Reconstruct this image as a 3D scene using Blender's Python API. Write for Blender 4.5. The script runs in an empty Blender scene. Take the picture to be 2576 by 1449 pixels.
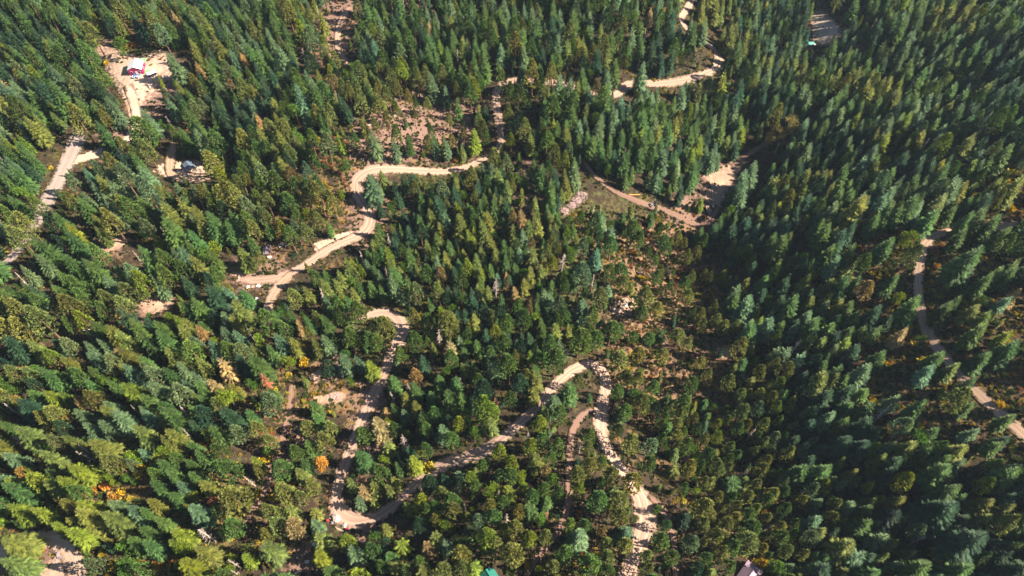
import bpy, math, random
import numpy as np
from mathutils import Vector
R = random.Random(7)
N = np.random.default_rng(11)
S = bpy.context.scene
COL = S.collection
rad = math.radians

# ------------------------------------------------------------------ camera and ground shape
# picture coordinates below are those of a 2576 x 1449 copy of the photograph
FPX = 1803.0
PITCH = rad(58.0)
CAMZ = 180.0
FW = np.array([0.0, math.cos(PITCH), -math.sin(PITCH)])
UP = np.array([0.0, math.sin(PITCH), math.cos(PITCH)])

_waves = [(N.uniform(0, 6.28), N.uniform(0, 6.28), N.uniform(45, 120), N.uniform(0.5, 1.5)) for _ in range(9)]

def ravine_x(y):
    return np.interp(y, [-200, 31, 127, 217, 330, 500], [105, 79, 63, 112, 150, 190])

def ground(x, y):
    x = np.asarray(x, float); y = np.asarray(y, float)
    d = x - ravine_x(y)
    h = -18.0 * np.exp(-(d / 40.0) ** 2)
    h = h + 0.13 * 16.0 * np.log1p(np.exp(np.clip(d / 16.0, -30, 30))) * 1.0 - 0.0002 * np.clip(d, 0, 300) ** 2
    h = h + 0.06 * np.clip(-x - 30, 0, 300)
    for a, b, L, amp in _waves:
        h = h + amp * np.sin(x * math.cos(a) * 6.28 / L + y * math.sin(a) * 6.28 / L + b)
    return h

def ray(u, v):
    return np.array(FW) + (np.asarray(u)[..., None] - 1288.0) / FPX * np.array([1.0, 0, 0]) + (724.5 - np.asarray(v)[..., None]) / FPX * UP

def at(u, v, lift=0.0):
    """The point of the ground (raised by lift) that stands at a spot of the picture; arrays allowed."""
    u = np.asarray(u, float); v = np.asarray(v, float)
    d = ray(u, v)
    lo = np.full(u.shape, 60.0); hi = np.full(u.shape, 700.0)
    for _ in range(44):
        m = (lo + hi) / 2
        p = d * m[..., None]
        below = CAMZ + p[..., 2] < ground(p[..., 0], p[..., 1]) + lift
        hi = np.where(below, m, hi); lo = np.where(below, lo, m)
    p = d * lo[..., None]
    return np.stack([p[..., 0], p[..., 1], ground(p[..., 0], p[..., 1])], -1)

def pix(p):
    p = np.asarray(p, float)
    q = p - np.array([0, 0, CAMZ])
    z = q @ FW
    return np.stack([1288 + FPX * q[..., 0] / z, 724.5 - FPX * (q @ UP) / z], -1), z

cam_d = bpy.data.cameras.new('camera'); cam = bpy.data.objects.new('camera', cam_d); COL.objects.link(cam)
cam.location = (0, 0, CAMZ); cam.rotation_euler = (math.pi / 2 - PITCH, 0, 0)
cam_d.sensor_width = 36.0; cam_d.lens = 36.0 * FPX / 2576.0; cam_d.clip_end = 5000; cam_d.clip_start = 0.5
S.camera = cam

# ------------------------------------------------------------------ light
SUN_EL, SUN_AZ = rad(38), rad(95)          # azimuth clockwise from +y: the light comes from the right
W = bpy.data.worlds.new('World'); S.world = W; W.use_nodes = True
nt = W.node_tree; nt.nodes.clear()
sky = nt.nodes.new('ShaderNodeTexSky'); sky.sky_type = 'NISHITA'; sky.sun_disc = False
sky.sun_elevation = SUN_EL; sky.sun_rotation = SUN_AZ; sky.altitude = 900
bg = nt.nodes.new('ShaderNodeBackground'); bg.inputs['Strength'].default_value = 0.05
wo = nt.nodes.new('ShaderNodeOutputWorld')
nt.links.new(sky.outputs[0], bg.inputs[0]); nt.links.new(bg.outputs[0], wo.inputs[0])
sd = bpy.data.lights.new('sun', 'SUN'); sd.energy = 5.0; sd.angle = rad(0.53); sd.color = (1.0, 0.88, 0.70)
sun = bpy.data.objects.new('sun', sd); COL.objects.link(sun)
TOSUN = Vector((math.sin(SUN_AZ) * math.cos(SUN_EL), math.cos(SUN_AZ) * math.cos(SUN_EL), math.sin(SUN_EL)))
sun.rotation_euler = TOSUN.to_track_quat('Z', 'Y').to_euler(); sun.location = (100, 0, 200)
S.view_settings.view_transform = 'Standard'; S.view_settings.look = 'None'
S.view_settings.exposure = 1.83; S.view_settings.gamma = 1.0
S.render.engine = 'CYCLES'
S.cycles.max_bounces = 5; S.cycles.diffuse_bounces = 3; S.cycles.transmission_bounces = 3; S.cycles.glossy_bounces = 2
S.cycles.use_adaptive_sampling = False
S.cycles.use_denoising = True; S.cycles.denoiser = 'OPENIMAGEDENOISE'; S.cycles.denoising_input_passes = 'RGB_ALBEDO_NORMAL'
S.cycles.sample_clamp_indirect = 4.0

# ------------------------------------------------------------------ helpers
def tag(o, label=None, cat=None, group=None, kind=None):
    if label: o['label'] = label
    if cat: o['category'] = cat
    if group: o['group'] = group
    if kind: o['kind'] = kind
    return o

def empty(name, loc, rz=0.0):
    o = bpy.data.objects.new(name, None); COL.objects.link(o)
    o.location = loc; o.rotation_euler = (0, 0, rz); o.empty_display_size = 0.5
    return o

class MB:
    """Collects faces and links them as ONE mesh object."""
    def __init__(s): s.v = []; s.f = []; s.leaf = []; s.mi = []
    def poly(s, pts, leaf=0.5, mi=0):
        n = len(s.v); s.v.extend([tuple(p) for p in pts]); s.f.append(tuple(range(n, n + len(pts)))); s.leaf.append(leaf); s.mi.append(mi)
    def box(s, c, d, rz=0.0, mi=0):
        cx, cy, cz = c; a, b, h = d[0] / 2, d[1] / 2, d[2] / 2
        co, si = math.cos(rz), math.sin(rz)
        P = [(cx + x * co - y * si, cy + x * si + y * co, cz + z) for z in (-h, h) for x, y in ((-a, -b), (a, -b), (a, b), (-a, b))]
        n = len(s.v); s.v.extend(P)
        for f in ((3, 2, 1, 0), (4, 5, 6, 7), (0, 1, 5, 4), (1, 2, 6, 5), (2, 3, 7, 6), (3, 0, 4, 7)):
            s.f.append(tuple(n + i for i in f)); s.leaf.append(0.5); s.mi.append(mi)
    def tube(s, pts, radii, k=6, mi=0, cap=True):
        n0 = len(s.v); pts = [Vector(p) for p in pts]
        for i, p in enumerate(pts):
            t = (pts[min(i + 1, len(pts) - 1)] - pts[max(i - 1, 0)]).normalized()
            a = t.orthogonal().normalized(); b = t.cross(a)
            for j in range(k):
                q = 2 * math.pi * j / k
                s.v.append(tuple(p + (a * math.cos(q) + b * math.sin(q)) * radii[i]))
        for i in range(len(pts) - 1):
            for j in range(k):
                s.f.append((n0 + i * k + j, n0 + i * k + (j + 1) % k, n0 + (i + 1) * k + (j + 1) % k, n0 + (i + 1) * k + j)); s.leaf.append(0.5); s.mi.append(mi)
        if cap:
            s.f.append(tuple(n0 + j for j in reversed(range(k)))); s.leaf.append(0.5); s.mi.append(mi)
            s.f.append(tuple(n0 + (len(pts) - 1) * k + j for j in range(k))); s.leaf.append(0.5); s.mi.append(mi)
    def prism(s, ring, z0, z1, mi=0):
        n = len(s.v); k = len(ring)
        s.v.extend([(x, y, z0) for x, y in ring]); s.v.extend([(x, y, z1) for x, y in ring])
        s.f.append(tuple(n + i for i in reversed(range(k)))); s.f.append(tuple(n + k + i for i in range(k)))
        s.leaf += [0.5, 0.5]; s.mi += [mi, mi]
        for i in range(k):
            s.f.append((n + i, n + (i + 1) % k, n + k + (i + 1) % k, n + k + i)); s.leaf.append(0.5); s.mi.append(mi)
    def mesh(s, name, mats):
        me = bpy.data.meshes.new(name); me.from_pydata(s.v, [], s.f); me.update()
        a = me.attributes.new('leaf', 'FLOAT', 'FACE'); a.data.foreach_set('value', s.leaf)
        for m in (mats if isinstance(mats, (list, tuple)) else [mats]): me.materials.append(m)
        if any(s.mi): me.polygons.foreach_set('material_index', s.mi)
        return me
    def build(s, name, mats, parent=None, loc=None, rz=0.0):
        o = bpy.data.objects.new(name, s.mesh(name, mats)); COL.objects.link(o)
        if parent: o.parent = parent
        if loc is not None: o.location = loc; o.rotation_euler = (0, 0, rz)
        return o

class NB:
    """A short way to write a node tree."""
    def __init__(s, name):
        s.m = bpy.data.materials.new(name); s.m.use_nodes = True; s.t = s.m.node_tree; s.t.nodes.clear()
        s.out = s.t.nodes.new('ShaderNodeOutputMaterial')
    def n(s, typ, **kw):
        d = s.t.nodes.new(typ)
        for k, v in kw.items():
            if hasattr(d, k): setattr(d, k, v)
        return d
    def set(s, sock, v):
        if v is None: return
        if isinstance(v, bpy.types.NodeSocket): s.t.links.new(v, sock)
        else:
            if isinstance(v, (tuple, list)) and sock.type == 'RGBA' and len(v) == 3: v = (*v, 1)
            sock.default_value = v
    def noise(s, scale, detail=4, rough=0.55, vec=None, dist=0.0):
        d = s.n('ShaderNodeTexNoise'); d.inputs['Scale'].default_value = scale; d.inputs['Detail'].default_value = detail
        d.inputs['Roughness'].default_value = rough; d.inputs['Distortion'].default_value = dist
        s.set(d.inputs['Vector'], vec if vec is not None else s.pos()); return d.outputs['Fac']
    def pos(s):
        if not hasattr(s, '_p'): s._p = s.n('ShaderNodeNewGeometry').outputs['Position']
        return s._p
    def ramp(s, fac, stops):
        d = s.n('ShaderNodeValToRGB'); e = d.color_ramp.elements
        while len(e) < len(stops): e.new(0.5)
        for el, (p, c) in zip(e, stops):
            el.position = p; el.color = (*c, 1) if isinstance(c, (tuple, list)) else (c, c, c, 1)
        s.set(d.inputs[0], fac); return d.outputs[0]
    def mix(s, f, a, b, mode='MIX'):
        d = s.n('ShaderNodeMix', data_type='RGBA', blend_type=mode)
        s.set(d.inputs['Factor'], f); s.set(d.inputs[6], a); s.set(d.inputs[7], b); return d.outputs[2]
    def math(s, op, a, b=0.0, clamp=False):
        d = s.n('ShaderNodeMath', operation=op); d.use_clamp = clamp
        s.set(d.inputs[0], a); s.set(d.inputs[1], b); return d.outputs[0]
    def attr(s, name, typ='GEOMETRY', out='Fac'):
        d = s.n('ShaderNodeAttribute'); d.attribute_name = name; d.attribute_type = typ; return d.outputs[out]
    def bsdf(s, col, rough=0.8, metal=0.0, spec=0.3, bump=None, bstr=0.4, bdist=0.1):
        d = s.n('ShaderNodeBsdfPrincipled'); s.set(d.inputs['Base Color'], col); s.set(d.inputs['Roughness'], rough)
        d.inputs['Metallic'].default_value = metal; d.inputs['Specular IOR Level'].default_value = spec
        if bump is not None:
            b = s.n('ShaderNodeBump'); b.inputs['Strength'].default_value = bstr; b.inputs['Distance'].default_value = bdist
            s.set(b.inputs['Height'], bump); s.t.links.new(b.outputs[0], d.inputs['Normal'])
        return d.outputs[0]
    def done(s, sh): s.t.links.new(sh, s.out.inputs['Surface']); return s.m

def plain(name, col, rough=0.6, metal=0.0, var=0.15, scale=1.5, spec=0.4):
    b = NB(name)
    f = b.noise(scale, 4)
    c = b.mix(f, tuple(x * (1 - var) for x in col), tuple(min(1, x * (1 + var)) for x in col))
    return b.done(b.bsdf(c, rough, metal, spec, bump=b.noise(scale * 6, 3), bstr=0.15, bdist=0.03))
# ------------------------------------------------------------------ materials of plants and soil
def foliage(name, transl=0.18, leafvar=0.45):
    b = NB(name)
    tint = b.attr('tint', 'INSTANCER', 'Vector')
    leaf = b.attr('leaf')
    k = b.math('MULTIPLY_ADD', leaf, leafvar); k.node.inputs[2].default_value = 1 - leafvar * 0.5
    c = b.mix(1.0, tint, k, 'MULTIPLY')
    # old needles go a little yellower, each spray in its own measure
    c = b.mix(b.math('MULTIPLY', b.math('POWER', leaf, 4.0), 0.20), c, b.mix(1.0, c, (1.7, 1.25, 0.5), 'MULTIPLY'))
    d = b.bsdf(c, 0.65, 0, 0.25)
    t = b.n('ShaderNodeBsdfTranslucent'); b.set(t.inputs[0], b.mix(1.0, c, (1.1, 1.15, 0.6), 'MULTIPLY'))
    m = b.n('ShaderNodeMixShader'); m.inputs[0].default_value = transl
    b.t.links.new(d, m.inputs[1]); b.t.links.new(t.outputs[0], m.inputs[2])
    return b.done(m.outputs[0])

M_NEEDLE = foliage('conifer_needles', 0.25, 0.95)
M_LEAF = foliage('broad_leaves', 0.3, 0.9)
def bark(name, a, c):
    b = NB(name)
    f = b.noise(5.0, 5, 0.65)
    return b.done(b.bsdf(b.mix(f, a, c), 0.9, 0, 0.15, bump=b.noise(14, 4), bstr=0.5, bdist=0.05))
M_BARK = bark('fir_bark', (0.05, 0.035, 0.025), (0.13, 0.09, 0.065))
M_PBARK = bark('pine_bark', (0.07, 0.04, 0.03), (0.20, 0.11, 0.07))
M_SNAG = bark('bleached_wood', (0.28, 0.22, 0.19), (0.50, 0.41, 0.36))
M_RUST = foliage('dead_rust_needles', 0.1, 0.6)

def soil_colour(b):
    """Colour of the forest floor, painted darker in the woods for tree shade; 'soil' on the mesh holds how dry, how red-brushy and how grassy a place is."""
    s = b.n('ShaderNodeSeparateXYZ'); b.set(s.inputs[0], b.attr('soil', 'GEOMETRY', 'Vector'))
    dry, red, grass = s.outputs
    n1 = b.noise(0.12, 5, 0.6); n2 = b.noise(0.55, 5, 0.65); n3 = b.noise(2.4, 4, 0.7)
    shade_duff = b.mix(n2, (0.018, 0.015, 0.010), (0.070, 0.046, 0.030))  # needle duff, darkened to deepen the shade between the trees
    tan = b.mix(n3, (0.085, 0.048, 0.042), (0.30, 0.190, 0.150))
    rust = b.ramp(b.noise(3.3, 4, .7), [(0.3, (0.075, 0.042, 0.026)), (0.45, (0.18, 0.095, 0.045)), (0.58, (0.25, 0.155, 0.065)), (0.75, (0.12, 0.115, 0.035))])
    green = b.ramp(n3, [(0.3, (0.039, 0.051, 0.016)), (0.55, (0.086, 0.094, 0.031)), (0.75, (0.172, 0.148, 0.055))])
    c = shade_duff
    fd = b.ramp(b.math('ADD', dry, b.math('MULTIPLY', b.math('SUBTRACT', n2, 0.5), 1.3)), [(0.35, 0.0), (0.62, 1.0)])
    c = b.mix(fd, c, tan)
    fr = b.ramp(b.math('ADD', red, b.math('MULTIPLY', b.math('SUBTRACT', n1, 0.5), 1.8)), [(0.42, 0.0), (0.62, 1.0)])
    fr2 = b.math('MULTIPLY', b.math('MULTIPLY', fr, 0.9), b.ramp(n2, [(0.46, 0.0), (0.60, 1.0)]))
    c = b.mix(fr2, c, rust)
    fg = b.ramp(b.math('ADD', grass, b.math('MULTIPLY', b.math('SUBTRACT', n2, 0.5), 1.4)), [(0.40, 0.0), (0.65, 1.0)])
    c = b.mix(b.math('MULTIPLY', fg, 0.85), c, green)
    return c, n3

b = NB('forest_soil'); c, h = soil_colour(b)
M_SOIL = b.done(b.bsdf(c, 0.95, 0, 0.1, bump=h, bstr=0.8, bdist=0.5))

def road_material(name, lo, hi, stripes=1.0):
    b = NB(name)
    soil, h = soil_colour(b)
    ac = b.attr('across')                       # 0 at the crown of the road, 1 at its edge
    al = b.attr('along')
    wob = b.noise(0.9, 5, 0.65); fine = b.noise(4.5, 4, 0.7); big = b.noise(0.13, 3)
    # wheel tracks run along the road: noise stretched lengthwise
    cv = b.n('ShaderNodeCombineXYZ'); b.set(cv.inputs[0], b.math('MULTIPLY', b.attr('side'), 5.5)); b.set(cv.inputs[1], b.math('MULTIPLY', al, 0.035))
    tr = b.noise(1.0, 4, 0.6, cv.outputs[0])
    f = b.math('ADD', b.math('MULTIPLY', tr, 0.95 * stripes), b.math('MULTIPLY', b.math('ADD', b.math('MULTIPLY', fine, 0.5), b.math('MULTIPLY', big, 0.5)), 1.0 - 0.5 * stripes))
    rut = b.ramp(ac, [(0.0, 0.0), (0.17, 0.02), (0.33, 0.26), (0.47, 0.06), (0.62, 0.0), (0.80, 0.14)])
    f = b.math('ADD', f, b.math('MULTIPLY', rut, stripes))
    f = b.ramp(f, [(0.42, 0.0), (1.02, 1.0)])
    dirt = b.mix(f, lo, hi)
    e = b.math('ADD', ac, b.math('MULTIPLY', b.math('SUBTRACT', wob, 0.5), 1.5))
    e = b.ramp(e, [(0.66, 0.0), (0.96, 1.0)])
    c = b.mix(e, dirt, soil)
    return b.done(b.bsdf(c, 0.92, 0, 0.12, bump=b.math('ADD', fine, tr), bstr=0.45, bdist=0.12))
M_ROAD = road_material('dirt_road', (0.145, 0.092, 0.073), (0.37, 0.255, 0.197))
M_TRACK = road_material('dirt_track', (0.150, 0.098, 0.072), (0.40, 0.275, 0.200), 0.8)
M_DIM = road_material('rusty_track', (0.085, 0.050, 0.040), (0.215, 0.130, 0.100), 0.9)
M_GREY = road_material('gravel_road', (0.185, 0.142, 0.125), (0.330, 0.271, 0.241), 0.5)
M_PAD = road_material('bare_pad', (0.28, 0.185, 0.138), (0.72, 0.55, 0.43), 0.25)
M_MEADOW = road_material('pale_meadow', (0.26, 0.20, 0.15), (0.55, 0.44, 0.36), 0.2)
M_GRASSY = road_material('dry_grass_pad', (0.106, 0.092, 0.036), (0.277, 0.211, 0.125), 0.2)
# ------------------------------------------------------------------ plant shapes (metres; z up, foot at the origin)
def trunk_mesh(name, h, r, mat, lean=0.0, z1=None, k=6, rr=None):
    m = MB(); z1 = z1 or h
    pts = []; ra = []
    for i in range(6):
        t = i / 5
        pts.append((lean * math.sin(t * 2.3), lean * 0.6 * math.sin(t * 3.1 + 1) - lean * 0.6 * math.sin(1), -0.4 + t * (z1 + 0.4))); ra.append(r * (1.25 if i == 0 else 1 - 0.85 * t) + 0.02)
    m.tube(pts, ra, k)
    return m

def fir_mb(seed, H=16.0, CR=2.3, full=1.0, low=0.10, droop=0.35, levels=30, ragged=0.25):
    r = random.Random(seed); m = MB()
    for j in range(levels):
        t = (j + r.uniform(-.3, .3)) / levels
        t = min(max(t, 0.0), 0.985)
        z = H * (low + (1 - low) * t)
        L = CR * ((1 - t) ** 0.68) * (0.62 + 0.38 * min(1, t / 0.12)) * (1 + r.uniform(-ragged, ragged) * 0.6) + 0.10
        k = max(5, int((12.5 - 6 * t) * full))
        a0 = r.uniform(0, 6.28)
        for i in range(k):
            if r.random() < 0.05: continue
            a = a0 + i * 6.283 / k + r.uniform(-.25, .25)
            l = L * (1 + r.uniform(-ragged, ragged))
            ca, sa = math.cos(a), math.sin(a)
            rise = (0.55 * t - droop * (1 - t)) * l * r.uniform(0.7, 1.3)
            def P(s, w, dz=0.0):
                zz = z + rise * s * s + 0.10 * l * math.sin(s * 2.6) + dz
                return (ca * l * s - sa * w, sa * l * s + ca * w, zz)
            lf = r.random()
            wd = l * r.uniform(0.15, 0.22) + 0.07
            ns = 4 if l > 0.9 else 2
            for q in range(ns):
                s0 = 0.12 + 0.66 * q / ns; s1 = s0 + 0.26; s2 = min(1.02, s0 + 0.46)
                ww = wd * (1.15 - 0.55 * q / ns) * r.uniform(0.8, 1.2)
                for sg in (-1, 1):
                    dz = r.uniform(-.16, .02) * l * 0.6
                    m.poly([P(s0, 0, 0.02), P(s1, 0, 0.02), P(s2, sg * ww, dz)], min(1, max(0, lf + r.uniform(-.35, .35))))
            m.poly([P(0.55, -0.09 * l, 0.01), P(0.55, 0.09 * l, 0.01), P(1.08, 0, 0)], lf)
    m.poly([(-.12, 0, H * 0.95), (.12, 0, H * 0.95), (0, 0, H * 1.03)]); m.poly([(0, -.12, H * 0.95), (0, .12, H * 0.95), (0, 0, H * 1.03)])
    return m

def tuft(m, r, c, out, size, n, lf, wide=0.16):
    out = Vector(out).normalized()
    a = out.orthogonal().normalized(); b_ = out.cross(a)
    for i in range(n):
        q = r.uniform(0, 6.283); sp = r.uniform(0.15, 1.15)
        d = (out + (a * math.cos(q) + b_ * math.sin(q)) * sp).normalized()
        s = d.cross(Vector((r.uniform(-1, 1), r.uniform(-1, 1), r.uniform(-1, 1)))).normalized() * size * wide * r.uniform(0.8, 1.5)
        e = Vector(c) + d * size * r.uniform(0.65, 1.1)
        mid = Vector(c) + d * size * 0.45
        m.poly([Vector(c), mid - s, e, mid + s], min(1, max(0, lf + r.uniform(-.3, .3))))

def pine_mb(seed, H=17.0, CR=2.4, low=0.34, nt=330, shape=0.55, size=0.66, gaps=0.15):
    r = random.Random(seed); m = MB()
    lobes = [(r.uniform(0, 6.28), r.uniform(0, 1), r.uniform(0.75, 1.2)) for _ in range(7)]
    for i in range(nt):
        t = r.random() ** 0.85
        a = r.uniform(0, 6.283)
        prof = (math.sin(min(1, (t + 0.12) / 0.36) * 1.57)) * (max(0, 1 - t) ** shape) * 1.12
        k = 1.0
        for la, lt, lk in lobes:
            dd = abs((a - la + 3.1416) % 6.283 - 3.1416) / 0.9
            w = math.exp(-dd * dd - ((t - lt) / 0.22) ** 2); k = k * (1 - w) + lk * w
        if r.random() < gaps and k < 0.95: continue
        rr = CR * prof * k * (1 - 0.45 * r.random() ** 2.0)
        z = H * (low + (0.97 - low) * t)
        c = (rr * math.cos(a), rr * math.sin(a), z + r.uniform(-.25, .25))
        out = (math.cos(a) * (0.4 + 0.6 * rr / CR), math.sin(a) * (0.4 + 0.6 * rr / CR), 0.45 + 0.5 * t)
        tuft(m, r, c, out, size * r.uniform(0.75, 1.2), 9, r.random())
    return m

def leafy_mb(seed, H=10.0, CR=2.6, low=0.15, n=420, size=0.5, top=0.8, lobes_n=9):
    r = random.Random(seed); m = MB()
    lobes = []
    for _ in range(lobes_n):
        t = r.uniform(0.15, 0.92); a = r.uniform(0, 6.28)
        pr = math.sin(t ** top * 3.0) ** 0.6 if 0 < t < 1 else 0
        lobes.append((math.cos(a) * CR * 0.55 * pr, math.sin(a) * CR * 0.55 * pr, H * (low + (1 - low) * t), CR * r.uniform(0.38, 0.62), r.random()))
    lobes.append((0, 0, H * 0.88, CR * 0.42, r.random()))
    for i in range(n):
        x, y, z, q, lf = r.choice(lobes)
        d = Vector((r.gauss(0, 1), r.gauss(0, 1), r.gauss(0.25, 1))).normalized()
        c = Vector((x, y, z)) + d * q * (r.random() ** 0.4)
        tuft(m, r, c, d + Vector((0, 0, 0.35)), size * r.uniform(0.7, 1.3), 4, min(1, max(0, lf * 0.6 + r.random() * 0.4)), 0.36)
    return m

def bush_mb(seed, CR=1.0, n=110, size=0.38):
    r = random.Random(seed); m = MB()
    lobes = [(r.uniform(-.5, .5) * CR, r.uniform(-.5, .5) * CR, CR * r.uniform(0.25, 0.6), CR * r.uniform(0.4, 0.65), r.random()) for _ in range(5)]
    for i in range(n):
        x, y, z, q, lf = r.choice(lobes)
        d = Vector((r.gauss(0, 1), r.gauss(0, 1), abs(r.gauss(0, 0.9)))).normalized()
        c = Vector((x, y, z)) + d * q * (r.random() ** 0.4)
        tuft(m, r, c, d + Vector((0, 0, 0.4)), size * r.uniform(0.7, 1.3), 4, min(1, max(0, lf * 0.6 + r.random() * 0.4)), 0.38)
    return m

def snag_mb(seed, H=13.0, n=46, L=1.7, up=0.15):
    r = random.Random(seed); m = MB()
    m.tube([(0, 0, -0.3), (0.05, 0.03, H * 0.4), (0.12, -0.05, H * 0.75), (0.1, 0.0, H)], [0.24, 0.17, 0.10, 0.03], 6)
    for i in range(n):
        t = r.uniform(0.22, 0.98); a = r.uniform(0, 6.28); l = L * (1.08 - t) * r.uniform(0.5, 1.3) + 0.25
        z = H * t; d = Vector((math.cos(a), math.sin(a), up * r.uniform(-1.5, 1.5)))
        p0 = Vector((0.08, 0, z)); p1 = p0 + d * l * 0.55; p2 = p1 + (d + Vector((0, 0, -0.35))) * l * 0.45
        m.tube([p0, p1, p2], [0.055, 0.04, 0.015], 3, cap=False)
        for _ in range(2):
            s = r.uniform(0.4, 1); q = p0 + (p2 - p0) * s
            e = q + Vector((r.uniform(-1, 1), r.uniform(-1, 1), r.uniform(-.6, .2))).normalized() * l * 0.35
            m.tube([q, e], [0.028, 0.01], 3, cap=False)
    return m

# kind -> list of (crown, trunk, both, height, crown radius)
KIND = {}
LIB = bpy.data.collections.new('plant_patterns')      # patterns for the woods, not in the scene itself
def register(kind, crown, trunk, cm, tm, H, CR):
    i = len(KIND.setdefault(kind, []))
    c = crown.mesh('crown', cm); t = trunk.mesh('trunk', tm) if trunk else None
    both = MB()
    both.v = list(crown.v); both.f = list(crown.f); both.leaf = list(crown.leaf); both.mi = [0] * len(crown.f)
    if trunk:
        n = len(both.v); both.v += trunk.v; both.f += [tuple(q + n for q in f) for f in trunk.f]; both.leaf += trunk.leaf; both.mi += [1] * len(trunk.f)
    me = both.mesh(kind, [cm, tm] if trunk else [cm])
    KIND[kind].append((c, t, me, H, CR))
    return me

for i in range(5):
    H, CR = 16.0, 2.3
    register('fir', fir_mb(100 + i, H, CR, full=[1, 1.1, .95, 1.05, 1.15][i], low=[.08, .12, .1, .16, .07][i], droop=[.35, .25, .45, .3, .2][i]),
             trunk_mesh('trunk', H, 0.24, M_BARK), M_NEEDLE, M_BARK, H, CR)
for i in range(3):                                     # loose old firs whose branches stand out like spokes
    H, CR = 16.0, 2.5
    register('spoke', fir_mb(150 + i, H, CR, full=0.72, low=.12, droop=.55, levels=19, ragged=0.38),
             trunk_mesh('trunk', H, 0.25, M_BARK), M_NEEDLE, M_BARK, H, CR)
for i in range(6):
    H, CR = 17.0, 2.4
    register('pine', pine_mb(200 + i, H, CR, low=[.30, .38, .34, .42, .28, .36][i], shape=[.62, .75, .55, .68, .85, .6][i], gaps=[.1, .25, .2, .3, .1, .15][i]),
             trunk_mesh('trunk', H, 0.24, M_PBARK, lean=[0, .25, .1, .3, .05, .15][i], z1=H * 0.93), M_NEEDLE, M_PBARK, H, CR)
for i in range(4):
    H, CR = 12.0, 2.6
    register('leafy', leafy_mb(300 + i, H, CR, n=520, size=.38, top=[.8, 1.0, .7, .9][i]), trunk_mesh('trunk', H, 0.2, M_BARK, lean=.2, z1=H * 0.8), M_LEAF, M_BARK, H, CR)
for i in range(4):
    register('bush', bush_mb(400 + i), None, M_LEAF, None, 1.1, 1.0)
for i in range(3):
    mb = snag_mb(500 + i, up=[.15, .35, -.1][i])
    KIND.setdefault('snag', []).append((mb.mesh('snag', M_SNAG), None, None, 13.0, 1.7))
for i in range(2):
    H, CR = 13.0, 1.7
    register('rusty', fir_mb(600 + i, H, CR, full=0.6, low=.2, droop=.5, levels=16, ragged=0.4), trunk_mesh('trunk', H, 0.22, M_SNAG), M_RUST, M_SNAG, H, CR)
# ------------------------------------------------------------------ what grows where (cells of 80.5 x 80.5 picture units, carried onto the ground)
ZONES = """
ffgg yggf ggoo gogg gggg ggff foff ffff
ffg. yggf gpog gggg gggg gggf ffof ffff
fggg ..gg fgpg pogg gggg gggf ffff ffff
gggg oggf gggo ooop ggff gggf ffff ffff
gggo gggf ggyo ooop ggff ggff ffff ffff
gggg gggp pgyo gmmm oggf ff.f ffff fggy
gggg gypp ppyo mmmm ommm mofd ffff gggy
gggo gggg yppo mmmm mmmk kkfd ffyy yyyg
gggg gggo oggm mmmm mmmk kkkd ffyy yyyg
gggg oggg ggmm mmmm mmmk kkkd ffyy yyyy
gggg gggg gggm mmmm mmgk kkkd fffy yyyy
ybgg gggb yyog gggg mggk kkkp dddy yyyy
gggg gggg yyyo gggg ggpp kkkp dddy yyyy
bggg bggg yogo gggg gppp ppkp dddd yyyy
bbbb ybgg ogpo gggg gppp pppp dddd dygy
gbby ygbb yppg gggp pppp pppp pddd dddd
bbbb bbbp ppgo gppp pppp ppop pddd dddd
oobb bybp pogp pppp pppp pppp pddd dddd
""".strip().split('\n')
ZONES = [z.replace(' ', '') for z in ZONES]

def zone(u, v, jit=0.0, r=None):
    if r is not None: u += r.gauss(0, jit); v += r.gauss(0, jit)
    return ZONES[min(17, max(0, int(v / 80.5)))][min(31, max(0, int(u / 80.5)))]

SOIL = {'f': (.05, .12, .3), 'g': (.14, .25, .4), 'p': (.22, .40, .32), 'm': (.14, .40, .5), 'o': (.85, .35, .12), 'k': (.50, 1.0, .2),  # low dryness in dense woods also paints tree shade into the floor
        'y': (.30, 1.0, .40), 'b': (.30, .75, .50), '.': (.95, .05, .1), 'd': (.05, .12, .15)}
_zs = np.array([[SOIL[c] for c in row] for row in ZONES])

def soil_at(x, y):
    p, z = pix(np.stack([x, y, ground(x, y)], -1))
    u = np.clip(p[..., 0] / 80.5 - 0.5, 0, 30.999); v = np.clip(p[..., 1] / 80.5 - 0.5, 0, 16.999)
    i = u.astype(int); j = v.astype(int); a = (u - i)[..., None]; c = (v - j)[..., None]
    out = (_zs[j, i] * (1 - a) + _zs[j, i + 1] * a) * (1 - c) + (_zs[j + 1, i] * (1 - a) + _zs[j + 1, i + 1] * a) * c
    out[(z < 20)] = SOIL['f']
    return out

def add_attrs(me, d):
    for k, (typ, arr) in d.items():
        a = me.attributes.new(k, typ, 'POINT')
        a.data.foreach_set('vector' if typ == 'FLOAT_VECTOR' else 'value', np.asarray(arr, np.float32).ravel())

def grid_mesh(name, xs, ys, mat):
    X, Y = np.meshgrid(xs, ys); Z = ground(X, Y)
    co = np.stack([X, Y, Z], -1).reshape(-1, 3); nx, ny = len(xs), len(ys)
    idx = np.arange(nx * ny).reshape(ny, nx)
    q = np.stack([idx[:-1, :-1], idx[:-1, 1:], idx[1:, 1:], idx[1:, :-1]], -1).reshape(-1, 4)
    me = bpy.data.meshes.new(name); me.from_pydata(co.tolist(), [], q.tolist()); me.update()
    me.polygons.foreach_set('use_smooth', [True] * len(q)); me.materials.append(mat)
    add_attrs(me, {'soil': ('FLOAT_VECTOR', soil_at(co[:, 0], co[:, 1]))})
    return me

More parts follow.
